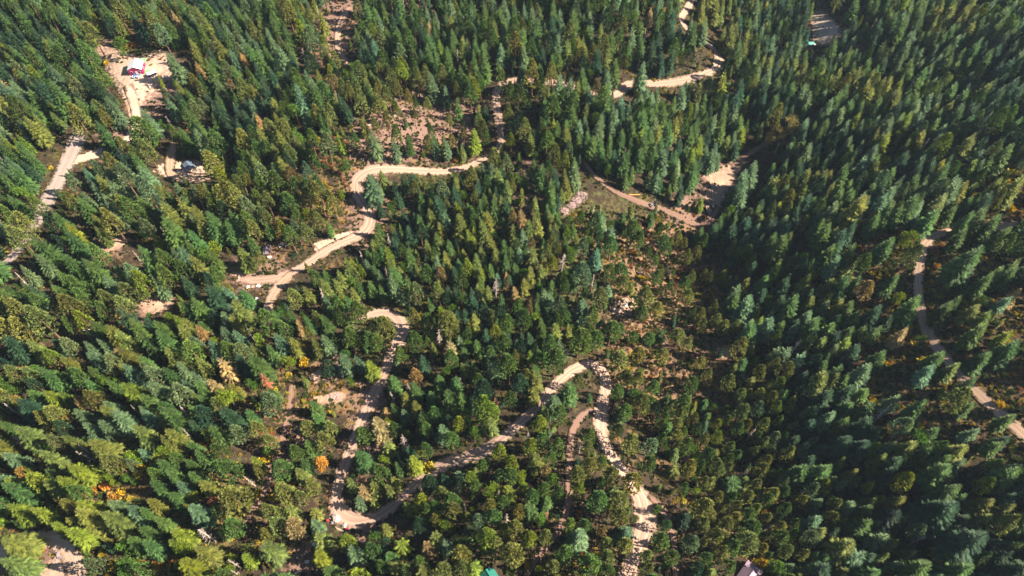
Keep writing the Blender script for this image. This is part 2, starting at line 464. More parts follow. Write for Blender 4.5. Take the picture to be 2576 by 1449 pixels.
def stretch(inner0, inner1, step, far):
    a = list(np.arange(inner0, inner1 + 0.01, step)); s = step
    while a[-1] < far: s *= 1.35; a.append(a[-1] + s)
    s = step
    while a[0] > -far: s *= 1.35; a.insert(0, a[0] - s)
    return np.array(a)
GX = stretch(-270, 270, 2.0, 1800); GY = stretch(-40, 330, 2.0, 2200)
go = bpy.data.objects.new('forest_floor', grid_mesh('forest_floor', GX, GY, M_SOIL)); COL.objects.link(go)
tag(go, kind='structure')

# ------------------------------------------------------------------ roads: (name, material, width m, points in picture units, bright?)
def crom(P, per=8):
    P = np.array(P, float); Q = np.vstack([2 * P[0] - P[1], P, 2 * P[-1] - P[-2]]); out = []
    for i in range(1, len(Q) - 2):
        for t in np.linspace(0, 1, per, endpoint=False):
            a, b_, c, d = Q[i - 1], Q[i], Q[i + 1], Q[i + 2]
            out.append(0.5 * ((2 * b_) + (c - a) * t + (2 * a - 5 * b_ + 4 * c - d) * t * t + (3 * b_ - a - 3 * c + d) * t ** 3))
    out.append(P[-1]); return np.array(out)

ROADS = [
    ('dirt_road', M_ROAD, 5.6, [(1752, -60), (1745, -15), (1735, 15), (1712, 42), (1708, 52), (1740, 85), (1785, 112), (1808, 135), (1812, 152), (1800, 174), (1768, 190), (1735, 200), (1700, 207), (1650, 212), (1600, 207), (1575, 213), (1560, 230), (1542, 246), (1505, 242), (1450, 222), (1395, 207), (1330, 204), (1285, 203), (1255, 212), (1243, 235), (1250, 275), (1258, 320), (1264, 352), (1250, 385), (1207, 405), (1170, 424), (1120, 433), (1040, 429), (965, 424), (922, 430), (893, 450), (887, 475), (905, 502), (930, 530), (938, 555), (925, 580), (895, 598), (860, 610), (825, 628), (785, 655), (745, 683), (700, 700), (650, 708), (604, 703)], 1),
    ('dirt_road', M_TRACK, 5.6, [(742, 684), (705, 712), (682, 745), (672, 785), (678, 830)], 0),
    ('dirt_road', M_ROAD, 5.8, [(905, 805), (930, 790), (958, 782), (985, 785), (1005, 800), (1015, 825), (1008, 855), (988, 890), (965, 940), (940, 995), (915, 1055), (890, 1110), (870, 1165), (850, 1215), (842, 1262), (848, 1298), (878, 1314), (920, 1313), (958, 1300), (1000, 1262), (1042, 1220), (1085, 1183), (1135, 1160), (1195, 1150), (1248, 1118), (1300, 1072), (1352, 1025), (1392, 975), (1425, 940), (1462, 918), (1498, 914), (1521, 932), (1527, 965), (1518, 1012), (1508, 1060), (1515, 1105), (1535, 1148), (1572, 1188), (1605, 1230), (1625, 1275), (1626, 1318), (1610, 1365), (1590, 1410), (1572, 1460), (1560, 1520)], 1),
    ('grassy_track', M_TRACK, 5.4, [(2560, 560), (2490, 575), (2420, 579), (2370, 586), (2332, 604), (2313, 645), (2307, 700), (2311, 760), (2322, 812), (2345, 862), (2382, 910), (2430, 960), (2490, 1020), (2560, 1080), (2640, 1150)], 0),
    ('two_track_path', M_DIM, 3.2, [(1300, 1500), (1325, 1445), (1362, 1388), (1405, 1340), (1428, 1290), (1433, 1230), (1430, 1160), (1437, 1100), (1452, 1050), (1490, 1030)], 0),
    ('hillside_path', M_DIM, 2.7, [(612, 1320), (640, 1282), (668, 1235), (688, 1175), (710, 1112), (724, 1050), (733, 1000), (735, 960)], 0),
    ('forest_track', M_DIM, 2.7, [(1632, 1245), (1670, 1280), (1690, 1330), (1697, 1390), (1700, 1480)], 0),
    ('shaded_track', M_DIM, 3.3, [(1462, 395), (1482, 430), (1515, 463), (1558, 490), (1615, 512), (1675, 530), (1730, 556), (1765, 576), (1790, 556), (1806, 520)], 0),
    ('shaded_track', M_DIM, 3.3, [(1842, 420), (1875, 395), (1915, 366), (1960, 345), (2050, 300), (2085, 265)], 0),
    ('house_drive', M_PAD, 6.0, [(322, 215), (336, 250), (345, 285), (344, 315), (330, 350), (285, 378), (235, 390), (195, 404), (160, 412)], 1),
    ('gravel_road', M_GREY, 8.0, [(205, 330), (190, 362), (175, 400), (158, 436), (142, 470), (120, 502), (95, 560), (60, 612), (18, 662), (-40, 715)], 1),
    ('camp_spur', M_TRACK, 5.0, [(438, 360), (430, 395), (424, 425), (430, 448), (470, 455), (530, 450)], 0),
    ('sandy_lane', M_PAD, 9.0, [(195, 1510), (196, 1450), (190, 1405), (165, 1368), (120, 1352), (60, 1365), (-30, 1400)], 1),
    ('dirt_spur', M_TRACK, 3.8, [(880, 20), (858, 52), (848, 95), (852, 130), (876, 165)], 0),
]
PADS = [   # name, material, outline in picture units
    ('house_yard', M_PAD, [(250, 132), (272, 122), (300, 128), (345, 142), (395, 132), (428, 135), (434, 165), (425, 196), (405, 222), (372, 245), (352, 268), (347, 300), (330, 298), (322, 262), (300, 222), (278, 188)]),
    ('camp_yard', M_PAD, [(392, 432), (412, 412), (440, 410), (470, 404), (505, 410), (532, 430), (520, 452), (470, 460), (425, 450)]),
    ('log_landing', M_TRACK, [(1768, 442), (1800, 432), (1840, 412), (1868, 398), (1872, 412), (1852, 440), (1836, 470), (1822, 505), (1800, 545), (1784, 560), (1782, 520), (1772, 495), (1790, 468)]),
    ('sand_patch', M_PAD, [(98, 1448), (112, 1420), (148, 1402), (182, 1398), (206, 1412), (204, 1470), (150, 1475)]),
    ('road_pullout', M_PAD, [(585, 690), (610, 684), (655, 696), (700, 692), (712, 702), (650, 722), (612, 718)]),
    ('roadside_cut', M_PAD, [(795, 612), (840, 592), (890, 585), (905, 596), (868, 606), (825, 624), (800, 634)]),
    ('river_meadow', M_MEADOW, [(2040, 40), (2062, 28), (2090, 48), (2112, 75), (2108, 98), (2080, 112), (2052, 104), (2044, 75)]),
    ('rock_outcrop', M_TRACK, [(1535, 770), (1560, 755), (1590, 752), (1600, 772), (1575, 790), (1548, 792)]),
    ('orange_bank', M_TRACK, [(352, 765), (392, 745), (432, 740), (446, 757), (420, 778), (375, 788)]),
    ('bare_bank', M_TRACK, [(775, 945), (800, 932), (812, 945), (798, 962), (782, 962)]),
    ('bare_bank', M_TRACK, [(792, 1000), (840, 988), (872, 992), (860, 1010), (812, 1020)]),
    ('bare_bank', M_TRACK, [(258, 620), (290, 602), (322, 604), (305, 622), (262, 636)]),
    ('bare_bank', M_TRACK, [(1800, 878), (1840, 868), (1850, 890), (1820, 905)]),
    ('hairpin_pad', M_PAD, [(836, 1300), (850, 1285), (872, 1290), (892, 1312), (882, 1332), (850, 1330)]),
]

VEIL = [(1470, 228, 75), (1250, 240, 30), (1264, 370, 26), (290, 378, 50), (162, 440, 16), (108, 535, 20), (60, 605, 36), (1690, 1340, 75), (1695, 1430, 60), (1980, 330, 75), (2080, 265, 60), (680, 830, 40), (1740, 75, 30)]   # stretches the forest hides
FAT = [(1620, 1310, 70, 2.0), (1580, 1440, 60, 1.6), (1500, 920, 45, 1.45), (862, 1310, 50, 1.7), (1012, 830, 40, 1.25), (1808, 150, 25, 1.4), (1570, 220, 22, 1.4), (915, 560, 35, 1.3), (1510, 1060, 40, 1.25), (865, 1185, 40, 1.2)]   # where the road broadens
DIM = VEIL + [(880, 1310, 120), (1000, 1270, 70), (1260, 1110, 110), (1515, 985, 60), (930, 1040, 60), (1010, 860, 40), (1400, 210, 90), (1250, 250, 30)]   # stretches that lie in the trees' shade
road_pts = []            # ground x, y, half width, bright, picture u, v
SOFT = []                # edges for keeping plants off
def densify(w, step=1.2):
    seg = np.linalg.norm(np.diff(w[:, :2], axis=0), axis=1); s = np.concatenate([[0], np.cumsum(seg)])
    n = max(4, int(s[-1] / step)); q = np.linspace(0, s[-1], n)
    return np.stack([np.interp(q, s, w[:, 0]), np.interp(q, s, w[:, 1])], -1), q

def smooth(a, k):
    for _ in range(k):
        a = np.vstack([a[:1], 0.25 * a[:-2] + 0.5 * a[1:-1] + 0.25 * a[2:], a[-1:]])
    return a

for ri, (name, mat, width, P, bright) in enumerate(ROADS):
    uv = crom(P, 6); w = at(uv[:, 0], uv[:, 1])
    c, s = densify(w); c = smooth(c, 14)
    t = np.gradient(c, axis=0); t /= np.linalg.norm(t, axis=1)[:, None] + 1e-9; nrm = np.stack([-t[:, 1], t[:, 0]], -1)
    ph = R.uniform(0, 9)
    cuv, _ = pix(np.concatenate([c, ground(c[:, 0], c[:, 1])[:, None]], -1))
    fat = 0.50 * np.ones(len(c))
    for fu, fv, fr_, fk in FAT: fat = fat * (1 + (fk - 1) * np.exp(-((cuv[:, 0] - fu) ** 2 + (cuv[:, 1] - fv) ** 2) / fr_ ** 2))
    hw = fat * width / 2 * (1 + 0.10 * np.sin(s / 13 + ph) + 0.07 * np.sin(s / 5.1 + 2 * ph))
    K = 9; side = np.linspace(-1.25, 1.25, K)
    co = c[:, None, :] + nrm[:, None, :] * (side[None, :, None] * hw[:, None, None])
    z = ground(co[..., 0], co[..., 1]) + 0.17 + 0.012 * ri + 0.05 * (np.abs(side)[None, :] < 1.0) - 0.05 * (np.abs(side)[None, :] > 1.2)
    V = np.concatenate([co, z[..., None]], -1).reshape(-1, 3); n = len(c)
    idx = np.arange(n * K).reshape(n, K)
    q = np.stack([idx[:-1, :-1], idx[1:, :-1], idx[1:, 1:], idx[:-1, 1:]], -1).reshape(-1, 4)[:, ::-1]
    me = bpy.data.meshes.new(name); me.from_pydata(V.tolist(), [], q.tolist()); me.update(); me.materials.append(mat)
    me.polygons.foreach_set('use_smooth', [True] * len(q))
    endf = np.clip(np.minimum(s, s[-1] - s) / 4.0, 0, 1)
    ac = np.abs(side)[None, :] / 1.0 * 0.86 + (1 - endf)[:, None] * 0.6
    add_attrs(me, {'across': ('FLOAT', ac * np.ones((n, 1))), 'side': ('FLOAT', np.tile(side, (n, 1))), 'along': ('FLOAT', np.repeat(s, K) + 100 * ri),
                   'soil': ('FLOAT_VECTOR', soil_at(V[:, 0], V[:, 1]))})
    o = bpy.data.objects.new(name, me); COL.objects.link(o); tag(o, kind='structure')
    puv, _ = pix(np.concatenate([c, ground(c[:, 0], c[:, 1])[:, None]], -1))
    for i in range(n): road_pts.append((c[i, 0], c[i, 1], hw[i], bright and not any(math.hypot(puv[i, 0] - a, puv[i, 1] - b_) < q for a, b_, q in DIM), puv[i, 0], puv[i, 1]))
road_pts = np.array(road_pts)

PADPOLY = []
for pi, (name, mat, P) in enumerate(PADS):
    Q = crom(P + [P[0]], 5)[:-1]; w = at(Q[:, 0], Q[:, 1])[:, :2]
    c0 = w.mean(0); rings = 10; V = []; A = []
    for k in range(rings + 1):
        f = k / rings * 1.12
        V.append(c0 + (w - c0) * f); A.append(np.full(len(w), 0.25 + 0.61 * f))
    PADPOLY.append(w)
    V = np.array(V); n = len(w); z = ground(V[..., 0], V[..., 1]) + 0.10 + 0.004 * pi
    VV = np.concatenate([V, z[..., None]], -1).reshape(-1, 3); F = []
    for k in range(rings):
        for i in range(n):
            j = (i + 1) % n
            F.append((k * n + i, (k + 1) * n + i, (k + 1) * n + j, k * n + j))
    # keep faces facing up
    area = 0.5 * np.sum(w[:, 0] * np.roll(w[:, 1], -1) - np.roll(w[:, 0], -1) * w[:, 1])
    if area < 0: F = [f[::-1] for f in F]
    me = bpy.data.meshes.new(name); me.from_pydata(VV.tolist(), [], F); me.update(); me.materials.append(mat)
    me.polygons.foreach_set('use_smooth', [True] * len(F))
    add_attrs(me, {'across': ('FLOAT', np.concatenate(A)), 'side': ('FLOAT', VV[:, 0] * 0.25), 'along': ('FLOAT', VV[:, 1] * 4),
                   'soil': ('FLOAT_VECTOR', soil_at(VV[:, 0], VV[:, 1]))})
    o = bpy.data.objects.new(name, me); COL.objects.link(o); tag(o, kind='structure')

def inside(poly, x, y):
    r = False; n = len(poly); j = n - 1
    for i in range(n):
        xi, yi = poly[i]; xj, yj = poly[j]
        if (yi > y) != (yj > y) and x < (xj - xi) * (y - yi) / (yj - yi) + xi: r = not r
        j = i
    return r
# ------------------------------------------------------------------ trees that stand out in the photograph: tile, then kind+tone, tip x, tip y, crown width
# (tile units: a third of a picture unit, counted from the corner of each of the nine tiles)
HAND = {
(0, 0): "Lg 880 280 120;Bo 980 330 70;Fb 1270 385 130;By 1330 310 70;Fb 350 490 130;Fg 340 610 150;Fy 20 1040 90;Fy 130 1010 80;Po 510 790 150;Po 640 170 130;Pg 1010 890 190;Po 830 830 130;Fg 715 920 140;Fg 1400 1260 140;Po 1890 150 90;Fg 2350 630 120;Fg 2410 860 90;By 1150 270 80;By 1210 330 70;Bo 1100 240 60;Lg 940 310 70;Fo 860 100 80;Fo 320 290 100;Fg 100 60 110;Po 1060 1060 120;Po 1560 1150 140;Po 1650 1160 110;Lg 1990 1260 80;Po 1760 1340 110;By 450 850 60;By 800 460 50;Fo 380 680 110;Po 1800 590 110;Fy 690 900 90;Fg 220 680 110;By 2260 850 60;By 2410 1040 60;Fg 2230 60 110;Po 1180 60 90;Fg 1500 170 100;Po 1240 840 110;Fg 1290 1060 130;Fo 1940 960 110;Fo 2110 640 100",
(1, 0): "Ly 490 170 60;Ly 650 180 60;Ly 740 340 70;Ly 320 240 70;Po 1090 60 60;Po 1110 140 60;Po 1370 150 70;Po 1540 240 100;Po 1565 420 90;Po 1310 240 100;Fy 1610 900 80;Po 1200 570 120;Po 1210 520 90;Py 430 1170 110;Ly 710 1225 60;Fd 905 1085 60;Fd 560 1120 100;Po 640 1020 90;Po 810 850 70;Po 1030 850 70;Po 500 1010 60;Po 270 720 110;Po 750 480 100;Po 1060 910 70;Po 2170 570 100;Po 2230 690 60;Fb 210 1320 170;Ly 760 1350 60;Ly 860 1370 50;Po 980 1260 120;Po 1150 1130 110;Po 1610 1080 110;Po 1050 900 70;Fg 1500 480 100;Fg 1070 320 90;Fg 1010 250 80;Po 630 510 110;Po 560 520 100;Fg 180 610 90;Fg 120 690 110;Fg 240 60 90;Fg 560 20 80;Fb 630 60 80;Fg 790 110 100;Po 870 620 70;Po 640 740 80;Po 920 960 60;Po 540 830 60;Po 830 1010 70;Fo 830 1300 60;Po 540 1360 80;By 420 590 50;By 330 570 50;By 120 280 60;By 40 560 50;By 610 490 50;Po 2130 130 90;Po 1770 370 70;Fg 1890 1020 110;Fg 1800 1010 90;Pt 1940 600 70;Po 1480 30 70;Po 1310 1010 110;Po 1390 900 110;Po 1250 790 90;Bo 860 1190 60;Fo 300 1290 90",
(2, 0): "Fy 450 860 60;Fy 70 890 60;Fy 1580 550 60;Fy 1860 600 80;Fy 1900 470 80;Fy 1990 650 60;Fy 1500 545 50;Fy 1740 840 90;Fy 1580 1000 110;Ly 1560 1200 90;Fy 2220 1200 90;Fy 1980 1200 80;Fy 1440 650 60;Fy 760 1140 90;Fy 1330 850 90;Lt 830 910 150;Lt 740 960 140;Fy 1780 700 80;Fy 930 1400 100;Fo 1370 520 80;Fg 1250 630 100;Fg 1300 750 110;Fg 1340 700 90;Fg 1150 470 70;Fy 1680 850 70;Fy 1470 740 60;Fg 1930 880 90;Fg 2340 370 130;Fg 2250 310 120;Fg 1700 120 140;Fo 2040 760 90;Fg 2490 1080 140;Lg 2100 550 100;Fo 2310 600 100;Fb 1890 700 110;Fg 360 600 60;Fo 190 120 70;Fo 200 290 80;Po 550 570 80;Fo 350 1030 90;By 2500 1300 90;By 2440 1350 80;Fg 1260 1240 110;Fb 980 1080 120;Fb 1040 1080 100;Fg 670 1200 110;Fo 1090 1280 120;Fg 1480 490 80",
(0, 1): "Po 180 870 230;Po 90 960 200;Po 20 810 170;Po 460 785 190;Py 540 900 150;Pg 230 770 140;Po 900 700 150;Po 740 740 130;Po 870 800 160;Py 1020 600 160;Fb 1150 650 120;Fg 1390 820 150;Fg 1450 820 180;Fd 1570 715 180;Fo 1750 820 170;Fo 1740 940 120;Ly 1260 940 110;Fo 1380 950 130;Ft 1480 1000 130;Fg 1180 970 140;Fg 1190 1060 180;Fo 800 1020 180;Fo 870 1060 160;Py 320 1190 120;Fo 480 1240 130;Fb 680 1200 130;Ft 860 1190 110;Fo 900 1290 120;Fg 1050 1240 120;Fg 1240 1320 130;Fo 1230 1170 140;Fo 1470 1240 130;St 1640 1260 150;Fg 1910 1240 190;Fb 2080 1070 140;Ft 2240 970 90;Fb 1770 1050 110;Fo 1700 550 130;Fo 1800 430 150;Fg 1570 440 120;Fg 1690 230 120;Fg 1865 320 100;Pb 1830 40 150;Pg 1830 150 130;Po 1880 220 130;Fo 1440 470 150;Fg 1050 400 180;Fg 1210 190 190;Fg 1010 280 150;Po 890 30 140;Fg 1040 40 130;Fd 1180 30 140;Fy 490 230 130;Fg 250 330 200;Fy 330 365 80;Fb 270 460 150;Fg 470 470 140;Fg 640 500 180;Pg 1200 560 150;Fg 310 1330 170;Fd 10 1090 190;Fb 1340 1290 130;By 1380 270 80;Bo 1620 240 70;By 2130 130 60;By 2290 1270 100;Ly 1950 1080 120;Ly 2160 1250 110;Rr 1965 1370 90;Po 60 260 170;Po 110 150 150;Fg 390 150 140;Po 480 10 120;Fg 60 20 130;Fb 780 10 110;Fo 720 260 110;Fo 680 180 110;Po 770 140 160;Fg 990 640 120;Fg 880 560 110;Po 1010 690 120;Pg 510 640 140;Pg 560 730 130;Bo 480 560 60;Fy 1790 450 90;Fo 1940 80 110;Py 2110 250 100;Fg 2460 220 80;Fg 2240 440 90;Fd 2540 290 80;Fg 2000 230 90;Fg 2440 930 110;Fg 2180 910 110;Fo 2360 1110 110;Fg 2010 1170 120;Fo 2190 1100 120;Ly 1610 1110 100;Fo 1900 1150 90",
(1, 1): "Fd 730 30 130;Fg 500 0 110;Fg 600 90 80;Fo 680 130 100;Fg 580 170 90;Fy 880 70 80;Fo 890 180 130;Fo 1060 220 110;Fg 1040 60 110;Fg 1150 40 100;Fo 1230 200 60;Fy 970 285 100;Fy 1000 255 80;Fb 1370 280 110;Fo 1410 200 110;Pt 1440 350 60;Fg 1480 120 80;Pg 1920 170 110;Pg 2000 40 90;Pg 2040 30 60;Ly 1840 260 70;Pb 1830 345 100;Pg 2050 350 120;Fb 1930 430 110;Pb 1840 540 140;Pb 1970 730 130;Pg 1680 660 80;Pg 1850 720 70;Pg 2220 230 140;Pg 2240 290 120;Pg 2420 230 80;Pg 2440 340 100;Pg 2120 540 130;Po 2140 650 100;Pg 2400 600 90;Pg 2330 420 80;Pg 2380 470 70;Po 2320 740 170;Pg 2280 870 90;Pg 2230 850 70;Po 2400 850 110;Pg 2050 990 150;Pg 2220 1050 80;Pg 2340 1060 90;Po 2120 1200 160;Po 2160 1350 100;Pg 1930 1050 130;Pg 1810 1050 170;Pg 1680 880 120;Pg 1640 900 90;Ly 1470 920 90;Pg 1380 900 120;Pg 1250 930 120;Pg 1340 810 90;Pg 1230 1090 120;Pg 1110 1180 120;Pg 1580 1100 120;Pg 1620 1190 160;Pg 1490 1210 120;Fo 1470 1360 120;Py 730 1150 110;Py 700 1230 110;Fy 520 1180 120;Po 800 890 150;Ly 740 870 90;Po 820 970 110;Pg 640 930 120;Pg 550 1050 130;Pg 600 800 110;Pb 550 690 140;Fb 280 600 100;Fb 360 640 110;Fg 380 560 130;Pg 640 560 110;Fo 1010 480 100;Fo 1050 420 90;Fg 1130 550 80;Fy 1060 570 70;Fo 1030 690 80;Po 720 680 110;Fo 780 450 80;Po 310 940 140;Pg 100 830 130;Pg 40 1050 130;Pg 180 1060 130;Pg 240 1080 100;Po 200 990 80;Fy 200 1270 120;Pg 430 1170 90;Po 540 900 90;Fo 960 960 80;Rp 1440 1290 50;Dg 720 1040 80;Dg 1160 660 90;Dg 1675 450 90;Fo 1000 920 120;Sg 920 1160 90;So 930 1280 100;Fg 990 1290 110;Sb 1110 1180 120;Py 1160 1010 100;Pg 1900 870 120;Po 270 320 110;Fo 230 360 110;Fg 130 200 60;Fo 380 240 60;Fo 20 500 110;Pg 130 60 90;Fo 1570 130 60;Fg 1560 90 60;Fb 1340 420 80;Fo 1160 420 90;Fg 1230 370 90;Fg 1310 540 90;Fo 1430 560 100;Py 1590 500 90;Fg 1760 560 120;Pg 1660 600 80;By 2260 640 50;By 2120 440 50;Bo 2200 450 60;By 2290 650 50;Fo 750 240 90;Fo 640 360 90;Fo 850 440 60;Fo 920 430 70;Fb 700 480 80;Fo 1100 710 80;Sg 1340 810 80;Po 2080 1000 110;Fg 2140 140 70;Fg 2500 140 70;Pg 2400 240 70;Pg 2480 380 90;Pg 2110 1000 100;Po 2560 1040 130;Po 2440 1190 110;Po 2260 1180 110",
(2, 1): "Fd 400 240 120;Fy 150 50 70;Fy 835 70 70;Fy 745 70 70;Fy 690 150 70;Fo 610 165 90;Fy 700 185 80;Fo 1370 25 170;Fg 1600 70 130;Fo 1480 130 90;Fg 1790 30 150;Fg 1920 125 140;Fy 2060 155 110;Fg 2300 110 130;Fg 2400 160 120;Fg 2200 150 120;Po 1790 400 130;Fg 1590 340 140;Ly 1740 310 130;Fg 1580 190 100;Fo 1180 265 90;Fg 1155 355 110;Ly 1000 600 80;Fy 530 395 70;Fy 550 465 70;Fy 720 540 110;Fg 640 620 100;Fy 325 590 80;Fy 585 860 90;Fy 605 945 80;Sb 440 700 120;Fo 840 310 90;Fg 860 460 80;Fd 770 780 110;Fg 870 780 150;Pt 1430 680 130;Fo 1145 650 100;Fg 1620 620 120;Fo 1000 800 110;Fg 1030 940 160;Fg 1145 980 110;Fo 1085 1100 120;Sb 930 1210 110;Sb 800 1170 140;Sb 740 1175 110;Fg 1115 1210 100;Fg 1540 1200 130;Fg 1335 910 110;Fg 1800 800 160;Fg 1960 720 150;Fg 2050 830 130;Fg 2110 800 90;Fo 2250 840 120;Fg 2345 910 110;Fg 2300 1000 140;Fo 2560 930 170;Fg 2560 1130 140;Fg 2400 1160 110;Fg 2350 610 120;Fg 2200 700 90;Fg 2260 400 210;Fg 2440 560 100;Fg 2530 560 110;Fg 1985 1200 130;Fo 2085 1290 110;Fg 2320 1210 130;Fd 2430 1300 130;Pg 1720 1180 100;Lg 1840 1090 100;Fg 2040 1020 100;Fg 2150 270 110;Po 275 920 90;Po 340 970 100;Po 470 1110 130;Po 600 1310 110;Po 60 1100 90;Po 160 1250 80;Fd 1320 1160 130;Dp 880 1130 80;Fo 1190 1370 110;Fg 2220 1400 110;By 2180 20 90;By 2400 60 90;By 2480 100 90;By 1540 1290 60;By 1830 1280 100;Bo 1180 590 50;By 2530 450 80;Fg 1060 210 110;Fo 1110 190 90;Fg 1030 250 90;Po 30 350 60;Po 130 410 90;Po 90 600 70;Po 180 590 70;Po 60 750 90;Fg 420 420 80;Fo 810 610 80;Po 220 610 60;Ly 1770 580 60;Ly 1660 770 100;Fb 2470 780 100;Lg 2070 1120 90;Bo 1880 680 60;Bo 1930 560 60;Bo 1640 1060 60;Bo 1480 1060 60;Ly 2130 880 60",
(0, 2): "Fb 840 205 200;Fg 1060 85 170;Ly 1690 70 200;Pb 1990 95 180;Fd 130 120 200;Fg 210 50 140;Fy 340 45 160;Fy 470 70 130;Fb 800 120 110;Fb 550 185 130;Fb 635 290 130;Fb 745 285 150;Fo 1010 325 170;Fo 1265 355 160;Fd 660 400 150;Fo 700 420 200;Fb 1035 485 90;Pb 945 575 90;Pb 1740 320 140;Pg 1600 455 150;Fg 1400 570 130;Fg 1480 510 150;Pg 1660 590 210;Fg 1260 655 140;Fg 1420 660 150;Fb 1330 735 130;Fg 1280 820 170;Fo 1110 870 140;Fg 1045 950 130;Fg 1180 1010 130;Po 1690 805 250;Py 545 595 190;Py 430 710 180;Fo 320 740 170;Fg 20 750 200;Fb 10 515 150;Fo 290 510 170;Fo 430 590 130;Py 50 915 190;Py 240 930 160;Po 450 880 140;Py 560 890 200;Po 570 975 220;Fo 780 990 200;Fb 955 940 150;Py 515 1090 190;Fy 620 1170 150;Py 1320 1100 170;Fg 960 1180 160;Fg 1070 1195 160;Fy 1285 1180 150;Ly 1360 1240 140;Po 1490 1235 200;Po 20 1175 240;Po 10 1330 230;Pt 2180 1040 170;So 2160 920 130;So 2350 930 120;So 1980 1215 230;Py 2390 1280 170;So 2390 1150 190;Ly 1735 1285 100;Py 1830 1300 130;Lo 2400 565 150;Pg 2200 480 150;Pg 2090 600 200;Po 2300 285 140;Fg 2200 55 110;Fg 2350 130 130;Fg 2380 240 120;Dp 1495 1095 150;Dg 580 465 60;Dg 1375 340 60;Dg 1345 170 60;Dg 20 150 60;Dg 980 165 40;Dg 1845 690 60;Rp 100 395 90;By 930 380 110;By 1040 640 110;Ly 1140 620 120;Bo 790 760 110;Bo 700 790 90;Bo 850 850 110;By 910 810 70;Rr 1570 850 110;By 1940 830 80;By 1990 560 100;By 1330 570 120;Lg 2020 490 110;Po 1900 310 140;Po 1990 390 130;Po 1920 590 120;Bo 480 230 70;By 310 260 100;Fo 720 420 120;Fo 480 380 110;Fo 540 450 110;Lg 1460 720 80;Fy 1890 560 110;Fo 1520 340 100;By 760 1270 70;By 960 1360 130;Bo 1160 1370 120;By 850 1370 100;Bo 290 1270 110;By 270 1300 90;Bo 1300 1310 80;Lg 940 690 110;Ly 800 670 100;Ly 830 740 90;Fg 2450 720 120;Fo 2070 930 110;Fo 2230 640 130;Fg 1420 430 110;Ly 2110 750 100;Fo 1200 230 140;Fo 1230 400 120;Fb 1050 170 110;Fg 1500 90 110;Fg 1850 200 120;Lo 130 650 110;Bo 2180 750 90;By 2060 860 80;Bo 100 100 80;Bo 740 110 90;Fo 1440 60 110;Po 1590 120 120;Fo 1740 0 120;Fo 1640 20 110;Fg 2030 30 120;Bo 1520 470 90;Fg 1060 380 110",
(1, 2): "Pg 150 335 150;So 330 430 120;Dg 455 405 90;Ft 320 185 100;Fo 470 60 110;Fo 540 130 110;Ly 350 270 80;Pg 700 165 120;Fg 900 60 110;Py 1070 105 160;Py 1140 160 130;So 1065 240 110;So 1130 260 120;Py 880 250 110;Pg 820 365 120;Fb 750 310 130;Pg 1270 70 100;Fo 1450 20 120;Pg 1740 85 120;Po 1880 0 180;Pg 1660 190 120;Pg 1780 280 140;Pg 1890 355 100;Py 1500 245 110;Fb 1300 310 140;Po 1450 295 70;Py 1425 410 120;Pg 1580 520 110;Pt 1550 615 80;Py 1185 475 120;Py 855 560 120;Po 1690 575 110;Po 1880 580 120;Po 1800 640 130;Py 1800 760 130;Py 1290 560 110;Ly 1370 650 120;Ly 1370 760 100;Pg 1445 805 110;Pg 1540 755 110;Ly 1120 775 130;Py 980 665 90;Sb 880 660 100;Po 1130 885 120;Pg 1230 865 100;Pg 830 840 150;Py 590 855 130;Pb 460 805 130;Po 840 920 160;Pb 1030 1005 120;Py 1240 1055 110;Po 1320 1050 150;Py 1080 1120 180;Po 1160 1190 170;Pg 1740 1030 120;Pg 1840 1040 110;Pt 1970 1070 90;Sy 430 1180 140;Pg 200 1220 140;Fb 70 1250 150;St 640 1205 130;Sb 780 1200 130;Po 910 1245 150;Po 1300 1220 180;Po 1600 1185 180;Pg 1700 1240 150;Pg 1910 1335 190;Po 2030 1265 130;Sy 990 1340 130;So 620 1380 170;Ly 1490 1380 80;Po 1620 1345 140;Pg 2100 15 100;Pg 2160 150 110;Fg 2230 220 120;Pg 2230 300 130;Po 2220 400 140;Pg 2090 300 100;Pb 2340 420 120;Pg 2340 550 120;Po 2450 580 110;Fg 2490 300 120;Po 2230 680 160;Po 2120 820 170;Po 2140 960 140;Lg 2220 1005 80;Lg 2410 940 90;Pg 2390 1080 90;Pg 2470 1040 80;Pg 2430 1150 150;Po 2330 1260 100;Po 2150 1180 130;Fb 2090 580 110;St 150 770 120;So 230 740 110;So 350 750 110;So 50 730 100;So 230 860 80;Fy 530 560 120;Ly 310 550 90;Rr 2460 820 70;Dg 1190 800 50;Dg 930 910 50;Rp 1160 100 60;Pg 620 300 110;Fg 600 210 120;Fo 200 40 110;Lg 100 50 120;Pg 60 130 130;Pg 60 300 100;Ly 240 420 80;Fg 420 600 90;Fo 390 700 100;So 1020 630 80;Pg 1010 740 90;Ly 990 930 60;Ly 800 1040 120;So 860 1130 100;Sg 940 1160 90;Lg 1520 990 120;Po 1550 1110 120;Py 1440 1130 110;Po 1340 930 100;Pg 1980 720 70;Bo 1790 980 60;Bo 1820 1270 80;By 1400 1360 70;By 600 520 70;By 650 620 90;Pg 2300 260 100;Pg 2330 100 110;Pg 2450 210 120;Fg 2480 80 110;Po 2480 1410 120;Po 2330 1380 90;Fo 2200 1380 100;Fg 690 560 90;Pg 1060 560 100;Fg 1190 640 90;Fg 1560 850 100;Pg 1650 780 100;Pg 700 900 110;Pg 640 920 120;Sg 2120 160 110;Pg 1530 370 110;Pg 1640 420 110",
